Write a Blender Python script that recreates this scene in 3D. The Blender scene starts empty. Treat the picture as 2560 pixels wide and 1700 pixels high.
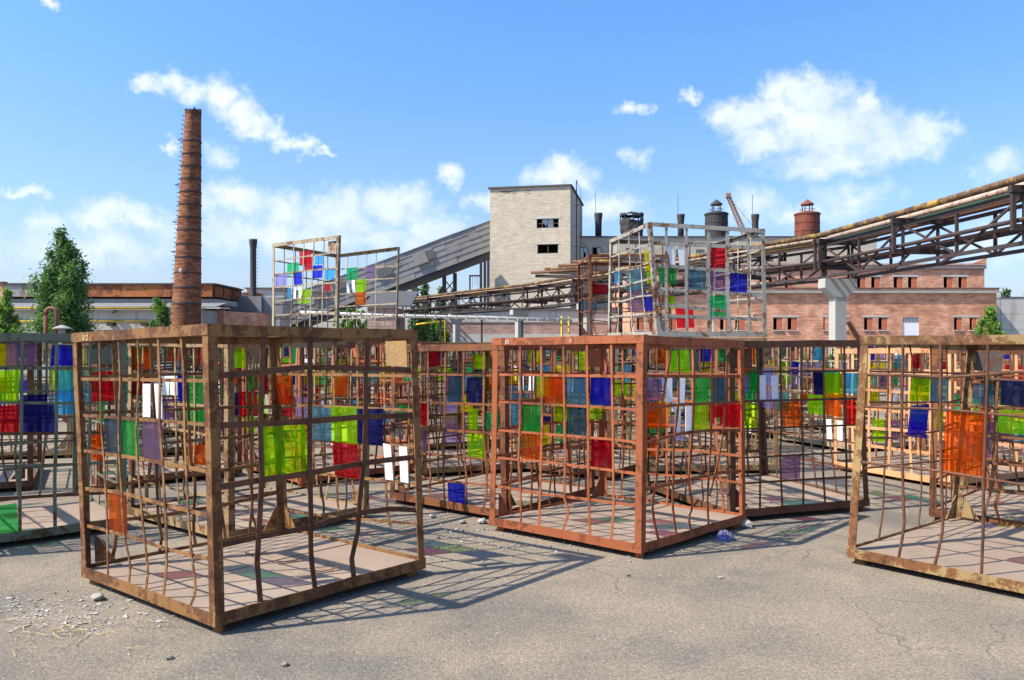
import bpy, math, random
import numpy as np
from mathutils import Vector, Matrix
R = math.radians
scene = bpy.context.scene
COL = scene.collection
CLOUDS = [(-0.435,0.297,0.0236,0.0162,1), (-0.409,0.292,0.0322,0.0222,1), (-0.383,0.286,0.0329,0.0237,1), (-0.352,0.289,0.0337,0.0287,1), (-0.334,0.271,0.037,0.0271,1), (-0.311,0.255,0.0318,0.0194,0.9), (-0.288,0.248,0.0235,0.0135,0.8), (-0.262,0.24,0.0357,0.0123,0.9), (-0.235,0.232,0.0211,0.0074,0.8), (-0.557,0.16,0.0253,0.0097,0.9), (-0.476,0.147,0.0554,0.0255,0.9), (-0.443,0.145,0.0416,0.0242,0.8), (-0.531,0.132,0.038,0.0192,0.6), (-0.347,0.167,0.0536,0.036,0.9), (-0.288,0.161,0.0704,0.0336,0.75), (-0.216,0.164,0.073,0.0386,0.9), (-0.142,0.171,0.0687,0.0366,0.9), (-0.102,0.15,0.0568,0.0254,0.8), (-0.311,0.131,0.2427,0.0364,0.62), (-0.167,0.131,0.1612,0.0283,0.62), (-0.484,0.109,0.1499,0.031,0.55), (-0.077,0.209,0.0317,0.0191,0.9), (-0.409,0.229,0.0134,0.0117,0.8), (-0.352,0.222,0.0309,0.0269,0.6), (-0.534,0.36,0.0189,0.011,0.9), (-0.041,0.18,0.0382,0.0159,0.7), (0.352,0.303,0.0393,0.0299,1), (0.374,0.285,0.0552,0.0356,1), (0.333,0.298,0.0342,0.0253,1), (0.293,0.268,0.0555,0.0317,1), (0.265,0.275,0.0297,0.0234,0.9), (0.418,0.271,0.024,0.028,1), (0.392,0.246,0.1035,0.0442,0.9), (0.484,0.24,0.04,0.0282,0.95), (0.451,0.226,0.0723,0.0316,0.8), (0.306,0.244,0.0551,0.0274,0.85), (0.392,0.214,0.1089,0.0248,0.7), (0.221,0.298,0.0212,0.01,0.7), (0.336,0.271,0.0455,0.0289,1), (0.361,0.262,0.0614,0.0328,1), (0.147,0.288,0.03,0.0114,0.9), (0.056,0.217,0.054,0.0286,0.95), (0.087,0.202,0.0348,0.0254,0.7), (0.122,0.174,0.0754,0.0316,0.65), (0.297,0.17,0.0583,0.0256,0.65), (0.418,0.172,0.0693,0.0321,0.62), (0.352,0.158,0.0899,0.0239,0.62), (0.546,0.197,0.0443,0.0245,0.65), (0.162,0.233,0.0217,0.0157,0.5), (0.557,0.113,0.0919,0.0325,0.5)]

# ---------------------------------------------------------------- camera
EYE = 1.7
cam_d = bpy.data.cameras.new('camera')
cam = bpy.data.objects.new('camera', cam_d)
COL.objects.link(cam)
cam_d.sensor_width = 36.0
cam_d.lens = 36.0 * 1960.4 / 2560.0
cam_d.shift_y = 12.0 / 2560.0
cam_d.clip_start = 0.05
cam_d.clip_end = 3000
cam.location = (0, 0, EYE)
cam.rotation_euler = (R(90), 0, 0)
scene.camera = cam

# ---------------------------------------------------------------- view, sun, sky
scene.view_settings.view_transform = 'Standard'
scene.view_settings.look = 'None'
scene.view_settings.gamma = 1.0
scene.view_settings.use_curve_mapping = False
scene.view_settings.exposure = 0.72
scene.cycles.transparent_max_bounces = 48
scene.cycles.max_bounces = 6
scene.cycles.diffuse_bounces = 2
scene.cycles.glossy_bounces = 2
scene.cycles.transmission_bounces = 4
scene.cycles.sample_clamp_indirect = 6.0
scene.cycles.use_denoising = True

TRAVEL = Vector((0.80, 0.27, -1.0)).normalized()          # the way the sunlight travels
sun_d = bpy.data.lights.new('sun', 'SUN')
sun_d.energy = 5.0
sun_d.angle = R(0.53)
sun_d.color = (1.0, 0.925, 0.80)
sun = bpy.data.objects.new('sun', sun_d)
COL.objects.link(sun)
sun.rotation_euler = TRAVEL.to_track_quat('-Z', 'Y').to_euler()
sun.location = (-30, -8, 40)

world = bpy.data.worlds.new('World')
scene.world = world
world.use_nodes = True


def build_world():
    nt = world.node_tree
    N, L = nt.nodes, nt.links
    N.clear()
    out = N.new('ShaderNodeOutputWorld')
    bg = N.new('ShaderNodeBackground')
    L.new(bg.outputs[0], out.inputs[0])
    sky = N.new('ShaderNodeTexSky')
    sky.sky_type = 'NISHITA'
    sky.sun_disc = False
    sky.sun_elevation = math.asin(-TRAVEL.z)
    sky.sun_rotation = math.atan2(-TRAVEL.x, -TRAVEL.y)
    sky.air_density = 1.0
    sky.dust_density = 1.8
    sky.ozone_density = 1.6
    bg.inputs[1].default_value = 0.112

    def M(op, a, b=None, c=None, clamp=False):
        n = N.new('ShaderNodeMath'); n.operation = op; n.use_clamp = clamp
        for i, v in enumerate((a, b, c)):
            if v is None: continue
            if isinstance(v, (int, float)): n.inputs[i].default_value = v
            else: L.new(v, n.inputs[i])
        return n.outputs[0]

    def V(op, a, b=None):
        n = N.new('ShaderNodeVectorMath'); n.operation = op
        for i, v in enumerate((a, b)):
            if v is None: continue
            if isinstance(v, tuple): n.inputs[i].default_value = v
            else: L.new(v, n.inputs[i])
        return n

    tc = N.new('ShaderNodeTexCoord')
    sep = N.new('ShaderNodeSeparateXYZ'); L.new(tc.outputs['Generated'], sep.inputs[0])
    az = M('ARCTAN2', sep.outputs[0], sep.outputs[1])
    el = M('ARCSINE', M('MINIMUM', M('MAXIMUM', sep.outputs[2], -1.0), 1.0))
    comb = N.new('ShaderNodeCombineXYZ'); L.new(az, comb.inputs[0]); L.new(el, comb.inputs[1])

    def noise(vec, scale, detail, rough):
        n = N.new('ShaderNodeTexNoise'); n.inputs['Scale'].default_value = scale
        n.inputs['Detail'].default_value = detail; n.inputs['Roughness'].default_value = rough
        L.new(vec, n.inputs['Vector']); return n

    # billowing edge: the sky position is warped before the cloud masses are looked up
    w = noise(tc.outputs['Generated'], 16.0, 5.0, 0.62)
    wv = V('MULTIPLY', V('SUBTRACT', w.outputs['Color'], (0.5, 0.5, 0.5)).outputs[0], (0.085, 0.06, 0.0)).outputs[0]
    w2 = noise(tc.outputs['Generated'], 60.0, 4.0, 0.6)
    wv2 = V('MULTIPLY', V('SUBTRACT', w2.outputs['Color'], (0.5, 0.5, 0.5)).outputs[0], (0.03, 0.024, 0.0)).outputs[0]
    pos = V('ADD', V('ADD', comb.outputs[0], wv).outputs[0], wv2).outputs[0]
    acc = None
    for a, e, ra, re, s in CLOUDS:
        d = V('MULTIPLY', V('SUBTRACT', pos, (a, e, 0)).outputs[0], (1 / ra, 1 / re, 0)).outputs[0]
        ln = V('LENGTH', d).outputs['Value']
        f = M('MULTIPLY_ADD', ln, -s, s)
        acc = f if acc is None else M('SMOOTH_MAX', acc, f, 0.18)
    # everywhere else round the sky: the same kind of scattered fair-weather cloud
    far = noise(tc.outputs['Generated'], 3.2, 6.0, 0.6)
    away = M('MULTIPLY', M('SUBTRACT', M('ABSOLUTE', az), 0.66), 6.0, clamp=True)
    oth = M('MULTIPLY', M('SUBTRACT', far.outputs['Fac'], 0.60), 4.0)
    oth = M('SUBTRACT', oth, M('MULTIPLY', M('SUBTRACT', 1.0, away), 6.0))
    acc = M('MAXIMUM', acc, oth)
    fb = noise(tc.outputs['Generated'], 34.0, 7.0, 0.62)
    dens = M('ADD', acc, M('MULTIPLY', M('SUBTRACT', fb.outputs['Fac'], 0.5), 0.85))
    mr = N.new('ShaderNodeMapRange'); mr.interpolation_type = 'SMOOTHSTEP'
    mr.inputs['From Min'].default_value = 0.02; mr.inputs['From Max'].default_value = 0.95
    L.new(dens, mr.inputs['Value'])
    thick = N.new('ShaderNodeMapRange'); L.new(dens, thick.inputs['Value'])
    thick.inputs['From Min'].default_value = 0.25; thick.inputs['From Max'].default_value = 0.95
    body = noise(tc.outputs['Generated'], 11.0, 5.0, 0.6)
    shade = M('MULTIPLY', M('MULTIPLY', M('SUBTRACT', body.outputs['Fac'], 0.33), 3.0, clamp=True), thick.outputs[0], clamp=True)
    cc = N.new('ShaderNodeMix'); cc.data_type = 'RGBA'
    cc.inputs[6].default_value = (6.3, 6.45, 6.7, 1); cc.inputs[7].default_value = (4.0, 4.9, 6.4, 1)
    L.new(shade, cc.inputs[0])
    # photograph's clear, slightly deeper blue
    tint = N.new('ShaderNodeMix'); tint.data_type = 'RGBA'; tint.blend_type = 'MULTIPLY'; tint.inputs[0].default_value = 1
    L.new(sky.outputs[0], tint.inputs[6]); elr = N.new('ShaderNodeMapRange'); L.new(el, elr.inputs['Value']); elr.inputs['From Min'].default_value = 0.02; elr.inputs['From Max'].default_value = 0.34
    tm = N.new('ShaderNodeMix'); tm.data_type = 'RGBA'; L.new(elr.outputs[0], tm.inputs[0])
    tm.inputs[6].default_value = (1.02, 1.02, 1.2, 1); tm.inputs[7].default_value = (0.73, 1.11, 1.54, 1)
    L.new(tm.outputs[2], tint.inputs[7])
    mx = N.new('ShaderNodeMix'); mx.data_type = 'RGBA'
    L.new(M('MULTIPLY', mr.outputs[0], 0.95), mx.inputs[0])
    L.new(tint.outputs[2], mx.inputs[6]); L.new(cc.outputs[2], mx.inputs[7])
    L.new(mx.outputs[2], bg.inputs[0])


build_world()

# ---------------------------------------------------------------- materials
MATS = {}


class NB:
    """tiny node builder"""
    def __init__(self, name):
        self.m = bpy.data.materials.new(name); self.m.use_nodes = True
        self.nt = self.m.node_tree; self.N = self.nt.nodes; self.L = self.nt.links
        self.N.clear()
        self.out = self.N.new('ShaderNodeOutputMaterial')
        self.tc = self.N.new('ShaderNodeTexCoord')
        MATS[name] = self.m

    def _set(self, sock, v):
        if isinstance(v, (int, float)): sock.default_value = v
        elif isinstance(v, tuple): sock.default_value = v if len(v) == 4 or sock.type == 'VECTOR' else v + (1,)
        else: self.L.new(v, sock)

    def noise(self, scale, detail=4, rough=.55, vec=None, stretch=None, out='Fac'):
        n = self.N.new('ShaderNodeTexNoise')
        n.inputs['Scale'].default_value = scale; n.inputs['Detail'].default_value = detail
        n.inputs['Roughness'].default_value = rough
        v = vec if vec is not None else self.tc.outputs['Object']
        if stretch:
            mp = self.N.new('ShaderNodeMapping'); mp.inputs['Scale'].default_value = stretch
            self.L.new(v, mp.inputs[0]); v = mp.outputs[0]
        self.L.new(v, n.inputs['Vector'])
        return n.outputs[out]

    def voro(self, scale, feature='F1', out='Distance', vec=None):
        n = self.N.new('ShaderNodeTexVoronoi'); n.feature = feature
        n.inputs['Scale'].default_value = scale
        self.L.new(vec if vec is not None else self.tc.outputs['Object'], n.inputs['Vector'])
        return n.outputs[out]

    def ramp(self, fac, a, b, smooth=True):
        n = self.N.new('ShaderNodeMapRange'); n.interpolation_type = 'SMOOTHSTEP' if smooth else 'LINEAR'
        n.inputs['From Min'].default_value = a; n.inputs['From Max'].default_value = b
        self.L.new(fac, n.inputs['Value']); return n.outputs[0]

    def mix(self, fac, a, b, mode='MIX'):
        n = self.N.new('ShaderNodeMix'); n.data_type = 'RGBA'; n.blend_type = mode
        self._set(n.inputs[0], fac); self._set(n.inputs[6], a); self._set(n.inputs[7], b)
        return n.outputs[2]

    def math(self, op, a, b=0.0, clamp=False):
        n = self.N.new('ShaderNodeMath'); n.operation = op; n.use_clamp = clamp
        self._set(n.inputs[0], a); self._set(n.inputs[1], b); return n.outputs[0]

    def bump(self, height, strength=.4, dist=.02):
        n = self.N.new('ShaderNodeBump'); n.inputs['Strength'].default_value = strength
        n.inputs['Distance'].default_value = dist; self.L.new(height, n.inputs['Height']); return n.outputs[0]

    def pbr(self, color, rough=.7, normal=None, metal=0.0, spec=.4):
        n = self.N.new('ShaderNodeBsdfPrincipled')
        self._set(n.inputs['Base Color'], color); self._set(n.inputs['Roughness'], rough)
        n.inputs['Metallic'].default_value = metal
        n.inputs['Specular IOR Level'].default_value = spec
        if normal is not None: self.L.new(normal, n.inputs['Normal'])
        self.L.new(n.outputs[0], self.out.inputs[0]); return n

    def rnd(self):
        return self.N.new('ShaderNodeObjectInfo').outputs['Random']


def rusty(name, paint, rust=(.17, .075, .035), dark=(.035, .018, .012), amount=.5, scale=4.0, rough=.72):
    """old paint that has flaked off in crisp-edged scabs, dark pits and run-down streaks"""
    b = NB(name)
    big = b.noise(scale * .55, 4, .6)
    fl = b.noise(scale * 2.6, 10, .74)
    pit = b.noise(scale * 15, 5, .7)
    run = b.noise(scale * 2.0, 6, .65, stretch=(1, 1, .16))
    f = b.math('ADD', b.math('MULTIPLY', fl, .72), b.math('MULTIPLY', big, .40))
    thr = .665 - amount * .20
    c = b.mix(b.noise(scale * 1.3, 5, .6), tuple(v * .72 for v in paint), tuple(min(1, v * 1.28) for v in paint))
    c = b.mix(b.ramp(f, thr, thr + .035), c, b.mix(pit, tuple(v * .55 for v in rust), tuple(v * 1.45 for v in rust)))
    c = b.mix(b.math('MULTIPLY', b.ramp(f, thr + .07, thr + .15), .75), c, dark)
    c = b.mix(b.math('MULTIPLY', b.ramp(run, .54, .66), .6), c, tuple(v * .55 for v in rust))
    c = b.mix(b.math('MULTIPLY', b.ramp(pit, .60, .66), .7), c, dark)
    c = b.mix(.5, c, b.mix(b.rnd(), (.62, .60, .58), (1.14, 1.10, 1.06)), 'MULTIPLY')
    h = b.math('SUBTRACT', pit, b.math('MULTIPLY', b.ramp(f, thr, thr + .035), .8))
    b.pbr(c, rough, b.bump(h, .5, .004), 0, .3)
    return b.m


rusty('steel_brown', (0.259, 0.126, 0.042), (0.137, 0.054, 0.020), amount=.55)
rusty('steel_terra', (0.353, 0.102, 0.037), (0.192, 0.060, 0.024), amount=.35)
rusty('steel_green', (0.146, 0.171, 0.113), (0.112, 0.062, 0.026), amount=.35)
rusty('steel_ochre', (.30, .20, .085), (.17, .07, .026), amount=.60)
rusty('steel_tan', (0.315, 0.214, 0.102), (0.150, 0.066, 0.028), amount=.45)
rusty('steel_rust', (0.225, 0.082, 0.030), (0.120, 0.040, 0.018), amount=.5)
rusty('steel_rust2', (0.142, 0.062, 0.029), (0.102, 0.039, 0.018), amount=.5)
rusty('steel_salmon', (0.612, 0.306, 0.147), (0.383, 0.143, 0.057), amount=.2)
rusty('steel_cream', (.36, .29, .19), (.17, .085, .04), amount=.38)
rusty('steel_white', (.35, .335, .28), (.17, .075, .03), amount=.40)
rusty('steel_dark', (0.077, 0.059, 0.052), (0.084, 0.042, 0.025), amount=.45)
rusty('steel_grey', (0.182, 0.175, 0.161), (0.105, 0.056, 0.032), amount=.35)
rusty('truss_steel', (0.049, 0.036, 0.035), (0.083, 0.041, 0.026), amount=.35, scale=1.5)
rusty('pipe_yellow', (0.36, 0.225, 0.04), (0.13, 0.075, 0.04), amount=.75, scale=1.2)
rusty('pipe_bright_yellow', (.75, .50, .03), (.45, .25, .04), amount=.1, scale=1.2)
rusty('pipe_pink', (0.527, 0.408, 0.340), (0.323, 0.187, 0.119), amount=.35, scale=1.2)
rusty('pipe_green', (.06, .15, .12), (.14, .09, .06), amount=.2, scale=1.2)
rusty('pipe_orange', (.55, .27, .045), (.25, .11, .04), amount=.25, scale=1.2)
rusty('pipe_brown', (.17, .09, .06), (.22, .10, .05), amount=.5, scale=1.2)
rusty('stack_dark', (0.052, 0.048, 0.048), (0.070, 0.042, 0.032), amount=.3, scale=.7)
rusty('tank_rust', (0.192, 0.052, 0.028), (0.096, 0.036, 0.024), amount=.35, scale=.5)
rusty('fascia_rust', (.46, .15, .045), (.20, .07, .03), (.10, .04, .02), amount=.6, scale=.6)
rusty('fascia_grey', (.42, .41, .39), (.28, .20, .13), amount=.3, scale=.5)

# transmitted colours of the acrylic sheets
PANE = dict(lime=(.66, .98, .03), orange=(1.0, .28, .06), red=(.72, .05, .075), redb=(.92, .04, .07), blue=(.05, .07, .80), navy=(.03, .04, .30),
            teal=(.22, .48, .62), slate=(.12, .24, .32), purple=(.44, .29, .50), green=(.12, .72, .26), emerald=(.05, .70, .28),
            sky=(.15, .58, .92), lavender=(.56, .48, .90), yellow=(.95, .86, .04))


glow = dict(lime=(.36, .98, .0), orange=(1.0, .17, .0), yellow=(1.0, .85, .0), green=(.02, .7, .12), red=(.7, .0, .03), redb=(1.0, .01, .05), blue=(.02, .03, .9), sky=(.1, .6, 1.0))     # dye colour that scatters


def pane_mat(key, c):
    b = NB('acrylic_' + key)
    t = b.N.new('ShaderNodeBsdfTransparent'); t.inputs[0].default_value = tuple(math.sqrt(v) for v in c) + (1,)
    g = b.N.new('ShaderNodeBsdfGlossy'); g.inputs['Roughness'].default_value = .04
    g.inputs['Color'].default_value = (.9, .9, .9, 1)
    nm = b.bump(b.noise(2.2, 3, .5), .12, .02)
    b.L.new(nm, g.inputs['Normal'])
    body = b.N.new('ShaderNodeBsdfTranslucent'); body.inputs[0].default_value = tuple(glow.get(key, c)) + (1,)
    dif = b.N.new('ShaderNodeBsdfDiffuse'); dif.inputs[0].default_value = tuple(v * .85 for v in glow.get(key, c)) + (1,)
    bd = b.N.new('ShaderNodeMixShader'); bd.inputs[0].default_value = .4
    b.L.new(body.outputs[0], bd.inputs[1]); b.L.new(dif.outputs[0], bd.inputs[2])
    m1 = b.N.new('ShaderNodeMixShader'); m1.inputs[0].default_value = .14
    b.L.new(t.outputs[0], m1.inputs[1]); b.L.new(bd.outputs[0], m1.inputs[2])
    du = b.N.new('ShaderNodeBsdfDiffuse'); du.inputs[0].default_value = (.42, .38, .32, 1)      # dust and scuffs on the sheet
    m3 = b.N.new('ShaderNodeMixShader'); b.L.new(b.math('ADD', b.math('MULTIPLY', b.ramp(b.noise(5, 7, .68), .50, .74), .045), b.math('MULTIPLY', b.ramp(b.noise(26, 3, .6, stretch=(1, 1, .12)), .60, .72), .03)), m3.inputs[0])
    b.L.new(m1.outputs[0], m3.inputs[1]); b.L.new(du.outputs[0], m3.inputs[2]); m1 = m3
    fr = b.N.new('ShaderNodeFresnel'); fr.inputs[0].default_value = 1.35
    m2 = b.N.new('ShaderNodeMixShader'); b.L.new(b.math('MULTIPLY', fr.outputs[0], .38), m2.inputs[0])
    b.L.new(m1.outputs[0], m2.inputs[1]); b.L.new(g.outputs[0], m2.inputs[2])
    b.L.new(m2.outputs[0], b.out.inputs[0])


for k, c in PANE.items(): pane_mat(k, c)


def white_mat():
    b = NB('acrylic_white')
    d = b.N.new('ShaderNodeBsdfDiffuse'); d.inputs[0].default_value = (.9, .9, .9, 1)
    t = b.N.new('ShaderNodeBsdfTranslucent'); t.inputs[0].default_value = (.95, .95, .97, 1)
    m = b.N.new('ShaderNodeMixShader'); m.inputs[0].default_value = .42
    b.L.new(d.outputs[0], m.inputs[1]); b.L.new(t.outputs[0], m.inputs[2]); b.L.new(m.outputs[0], b.out.inputs[0])


white_mat()


def simple(name, color, rough=.85, var=.25, scale=2.0, bump=.3, dist=.02, stain=None):
    b = NB(name)
    n = b.noise(scale, 7, .6); n2 = b.noise(scale * 7, 4, .6)
    c = b.mix(n, tuple(v * (1 - var) for v in color), tuple(min(1, v * (1 + var)) for v in color))
    c = b.mix(.35, c, b.mix(n2, (.7, .7, .7), (1.25, 1.25, 1.25)), 'MULTIPLY')
    if stain:
        s = b.noise(scale * .6, 6, .65, stretch=(1.6, 1.6, .25))
        c = b.mix(b.math('MULTIPLY', b.ramp(s, .52, .72), .7), c, stain)
    b.pbr(c, rough, b.bump(n2, bump, dist))
    return b.m


def floor_mat():
    b = NB('cage_floor')
    n = b.noise(2.0, 8, .62); n2 = b.noise(60, 3, .6); n3 = b.noise(.9, 4, .6)
    c = b.mix(n, (.215, .152, .108), (.30, .22, .16))
    c = b.mix(b.math('MULTIPLY', b.ramp(n3, .50, .72), .6), c, (.33, .255, .19))
    c = b.mix(b.math('MULTIPLY', b.ramp(b.noise(3.2, 9, .72), .54, .70), .65), c, (.15, .105, .075))
    c = b.mix(.25, c, b.mix(n2, (.6, .6, .6), (1.35, 1.35, 1.35)), 'MULTIPLY')
    b.pbr(c, .9, b.bump(n2, .3, .003))


floor_mat()


def ground_mat():
    b = NB('worn_asphalt')
    big = b.noise(.22, 5, .6); mid = b.noise(1.1, 7, .62); fine = b.noise(42, 5, .7); grit = b.voro(95, out='Color')
    gd = b.voro(95); pat = b.noise(.75, 6, .6, stretch=(1, .55, 1))
    c = b.mix(b.ramp(mid, .36, .64), (0.158, 0.143, 0.121), (0.266, 0.221, 0.167))
    c = b.mix(b.math('MULTIPLY', b.ramp(big, .40, .62), .55), c, (0.300, 0.244, 0.177))
    c = b.mix(b.math('MULTIPLY', b.ramp(pat, .54, .68), .5), c, (0.119, 0.116, 0.110))
    sepn = b.N.new('ShaderNodeSeparateColor'); b.L.new(grit, sepn.inputs[0])
    c = b.mix(.38, c, b.mix(sepn.outputs[0], (.45, .45, .46), (1.5, 1.47, 1.42)), 'MULTIPLY')
    c = b.mix(.42, c, b.mix(b.ramp(fine, .3, .7), (.5, .5, .5), (1.42, 1.42, 1.42)), 'MULTIPLY')
    c = b.mix(b.math('MULTIPLY', b.ramp(sepn.outputs[1], .965, .99), .4), c, (0.477, 0.435, 0.369))
    c = b.mix(1.0, c, (.86, .84, .82), 'MULTIPLY')
    # fine crack network
    wv = b.noise(1.3, 4, .6, out='Color')
    va = b.N.new('ShaderNodeVectorMath'); va.operation = 'MULTIPLY_ADD'
    b.L.new(wv, va.inputs[0]); va.inputs[1].default_value = (.9, .9, 0); b.L.new(b.tc.outputs['Object'], va.inputs[2])
    ck = b.voro(.75, 'DISTANCE_TO_EDGE', vec=va.outputs[0])
    crack = b.math('MULTIPLY', b.math('SUBTRACT', 1.0, b.ramp(ck, .0, .012)), b.ramp(b.noise(.5, 3), .47, .60))
    c = b.mix(b.math('MULTIPLY', crack, .5), c, (.09, .085, .08))
    h = b.math('ADD', b.math('MULTIPLY', fine, .5), b.math('MULTIPLY', gd, -.55))
    h = b.math('SUBTRACT', h, b.math('MULTIPLY', crack, .8))
    b.pbr(c, .95, b.bump(h, .55, .010), 0, .25)


ground_mat()


def brick_mat(name, c1, c2, mortar, bw=.26, rh=.085, uv=False, patch=None, dark=None, patch_amt=.5, streak=.55, mott=.6):
    b = NB(name)
    src = b.tc.outputs['UV'] if uv else b.tc.outputs['Object']
    v = src
    if not uv:
        sp = b.N.new('ShaderNodeSeparateXYZ'); b.L.new(src, sp.inputs[0])
        cb = b.N.new('ShaderNodeCombineXYZ'); b.L.new(sp.outputs[0], cb.inputs[0]); b.L.new(sp.outputs[2], cb.inputs[1])
        v = cb.outputs[0]
    t = b.N.new('ShaderNodeTexBrick'); b.L.new(v, t.inputs['Vector'])
    t.inputs['Scale'].default_value = 1.0; t.inputs['Brick Width'].default_value = bw; t.inputs['Row Height'].default_value = rh
    t.inputs['Mortar Size'].default_value = .011; t.inputs['Color1'].default_value = c1 + (1,); t.inputs['Color2'].default_value = c2 + (1,)
    t.inputs['Mortar'].default_value = mortar + (1,); t.inputs['Bias'].default_value = 0
    # courses: long flat streaks of darker and paler bricks that survive the distance
    st = b.noise(1.0, 5, .7, vec=v, stretch=(.9, 5.5, 1)); big = b.noise(.16, 5, .6, vec=v); mid = b.noise(.9, 6, .65, vec=v)
    c = b.mix(streak, t.outputs['Color'], b.mix(b.ramp(st, .32, .68), (.55, .53, .52), (1.38, 1.36, 1.34)), 'MULTIPLY')
    c = b.mix(mott, c, b.mix(b.ramp(mid, .3, .7), (.68, .68, .68), (1.28, 1.26, 1.24)), 'MULTIPLY')
    if patch: c = b.mix(b.math('MULTIPLY', b.ramp(mid, .52, .68), patch_amt), c, patch)
    if dark: c = b.mix(b.math('MULTIPLY', b.ramp(big, .5, .66), .75), c, dark)
    b.pbr(c, .92, b.bump(t.outputs['Fac'], -.5, .02), 0, .2)


brick_mat('brick_red', (.58, .225, .12), (.66, .31, .18), (.56, .38, .27), patch=(.70, .44, .31), dark=(.40, .16, .09), patch_amt=.55, streak=.65, mott=.8)
brick_mat('brick_white', (.60, .52, .395), (.52, .445, .335), (.36, .31, .23), rh=.16, bw=.36, patch=(.74, .65, .49), patch_amt=.2, streak=.3, mott=.22)
brick_mat('brick_chimney', (.17, .06, .03), (.33, .145, .075), (.10, .06, .04), uv=True, bw=.55, rh=.17, dark=(.075, .035, .022), patch=(.36, .165, .085), patch_amt=.35, streak=.8)
brick_mat('brick_pink', (.38, .23, .19), (.46, .29, .235), (.36, .28, .24), patch=(.5, .36, .3))
simple('concrete_pale', (.50, .475, .42), var=.16, scale=.8, stain=(.30, .27, .23))
simple('concrete_column', (.37, .36, .32), var=.16, scale=1.2, stain=(.28, .26, .23))
simple('concrete_grey', (.36, .35, .33), var=.18, scale=.7, stain=(.2, .19, .18))
simple('roof_felt', (.17, .17, .175), var=.2, scale=.8)
simple('roof_edge', (.10, .095, .095), var=.2, scale=.8)
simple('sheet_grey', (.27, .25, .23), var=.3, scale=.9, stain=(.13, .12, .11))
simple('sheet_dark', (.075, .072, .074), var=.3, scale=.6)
simple('frame_dark', (.13, .125, .115), var=.2)
simple('frame_pale', (.42, .40, .36), var=.2)
simple('board_red', (.50, .14, .07), var=.3, scale=1.2)
simple('wall_dark', (.05, .048, .045), var=.2)
simple('white_paint', (.80, .80, .80), var=.05)
simple('number_paint', (.78, .62, .25), var=.1, scale=20)
simple('number_white', (.62, .60, .54), var=.1, scale=20)
simple('plate_ochre', (.34, .205, .08), var=.4, scale=6, stain=(.10, .045, .02))
simple('stone', (.22, .20, .175), var=.35, scale=9)
simple('stone_pale', (.31, .285, .25), var=.25, scale=9)
simple('straw', (.55, .42, .2), var=.2)
simple('bark', (.14, .10, .07), var=.3, scale=5)
simple('wrap_white', (.55, .52, .46), var=.25, scale=3, stain=(.28, .24, .19))
simple('net_blue', (.13, .13, .24), var=.3, scale=30)
simple('crane_paint', (.34, .20, .13), var=.3, scale=2)


def corrugated(name, c, period, vert=True, stain=(.25, .2, .16)):
    b = NB(name)
    wv = b.N.new('ShaderNodeTexWave'); wv.wave_type = 'BANDS'; wv.bands_direction = 'X'
    wv.inputs['Scale'].default_value = math.pi / (10 * period) * 2; wv.inputs['Distortion'].default_value = 0
    b.L.new(b.tc.outputs['Object'], wv.inputs['Vector'])
    n = b.noise(.8, 6, .6)
    col = b.mix(n, tuple(v * .75 for v in c), tuple(v * 1.25 for v in c))
    col = b.mix(b.math('MULTIPLY', b.ramp(b.noise(.7, 5, .6, stretch=(2, 2, .3)), .52, .7), .5), col, stain)
    b.pbr(col, .75, b.bump(wv.outputs['Fac'], .8, .04))


corrugated('corrugated_pale', (.34, .33, .31), .18)
corrugated('corrugated_grey', (.30, .305, .31), .12)


def glass_mat():
    b = NB('window_glass')
    t = b.N.new('ShaderNodeBsdfTransparent'); t.inputs[0].default_value = (.55, .6, .6, 1)
    g = b.N.new('ShaderNodeBsdfGlossy'); g.inputs['Roughness'].default_value = .06
    d = b.N.new('ShaderNodeBsdfDiffuse'); d.inputs[0].default_value = (.22, .22, .2, 1)
    m0 = b.N.new('ShaderNodeMixShader'); m0.inputs[0].default_value = .4
    b.L.new(t.outputs[0], m0.inputs[1]); b.L.new(d.outputs[0], m0.inputs[2])
    m = b.N.new('ShaderNodeMixShader'); m.inputs[0].default_value = .22
    b.L.new(m0.outputs[0], m.inputs[1]); b.L.new(g.outputs[0], m.inputs[2]); b.L.new(m.outputs[0], b.out.inputs[0])


glass_mat()


def leaf_mat(name, a, c, trans=.3):
    b = NB(name)
    n = b.noise(1.1, 3, .6); n2 = b.noise(14, 2, .6)
    col = b.mix(b.ramp(n, .3, .7), a, c)
    col = b.mix(.6, col, b.mix(b.ramp(n2, .25, .75), (.55, .6, .5), (1.4, 1.35, 1.4)), 'MULTIPLY')
    d = b.N.new('ShaderNodeBsdfPrincipled'); b.L.new(col, d.inputs['Base Color']); d.inputs['Roughness'].default_value = .55
    d.inputs['Specular IOR Level'].default_value = .3
    t = b.N.new('ShaderNodeBsdfTranslucent'); b.L.new(b.mix(1.0, col, (1.4, 1.5, .6), 'MULTIPLY'), t.inputs[0])
    m = b.N.new('ShaderNodeMixShader'); m.inputs[0].default_value = trans
    b.L.new(d.outputs[0], m.inputs[1]); b.L.new(t.outputs[0], m.inputs[2]); b.L.new(m.outputs[0], b.out.inputs[0])


leaf_mat('leaf_poplar', (.065, .14, .05), (.14, .25, .085), .4)
leaf_mat('leaf_light', (.10, .20, .035), (.19, .32, .06), .4)
leaf_mat('leaf_mid', (.06, .13, .03), (.13, .23, .05), .35)
leaf_mat('leaf_far', (.06, .11, .05), (.10, .16, .07))

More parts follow.
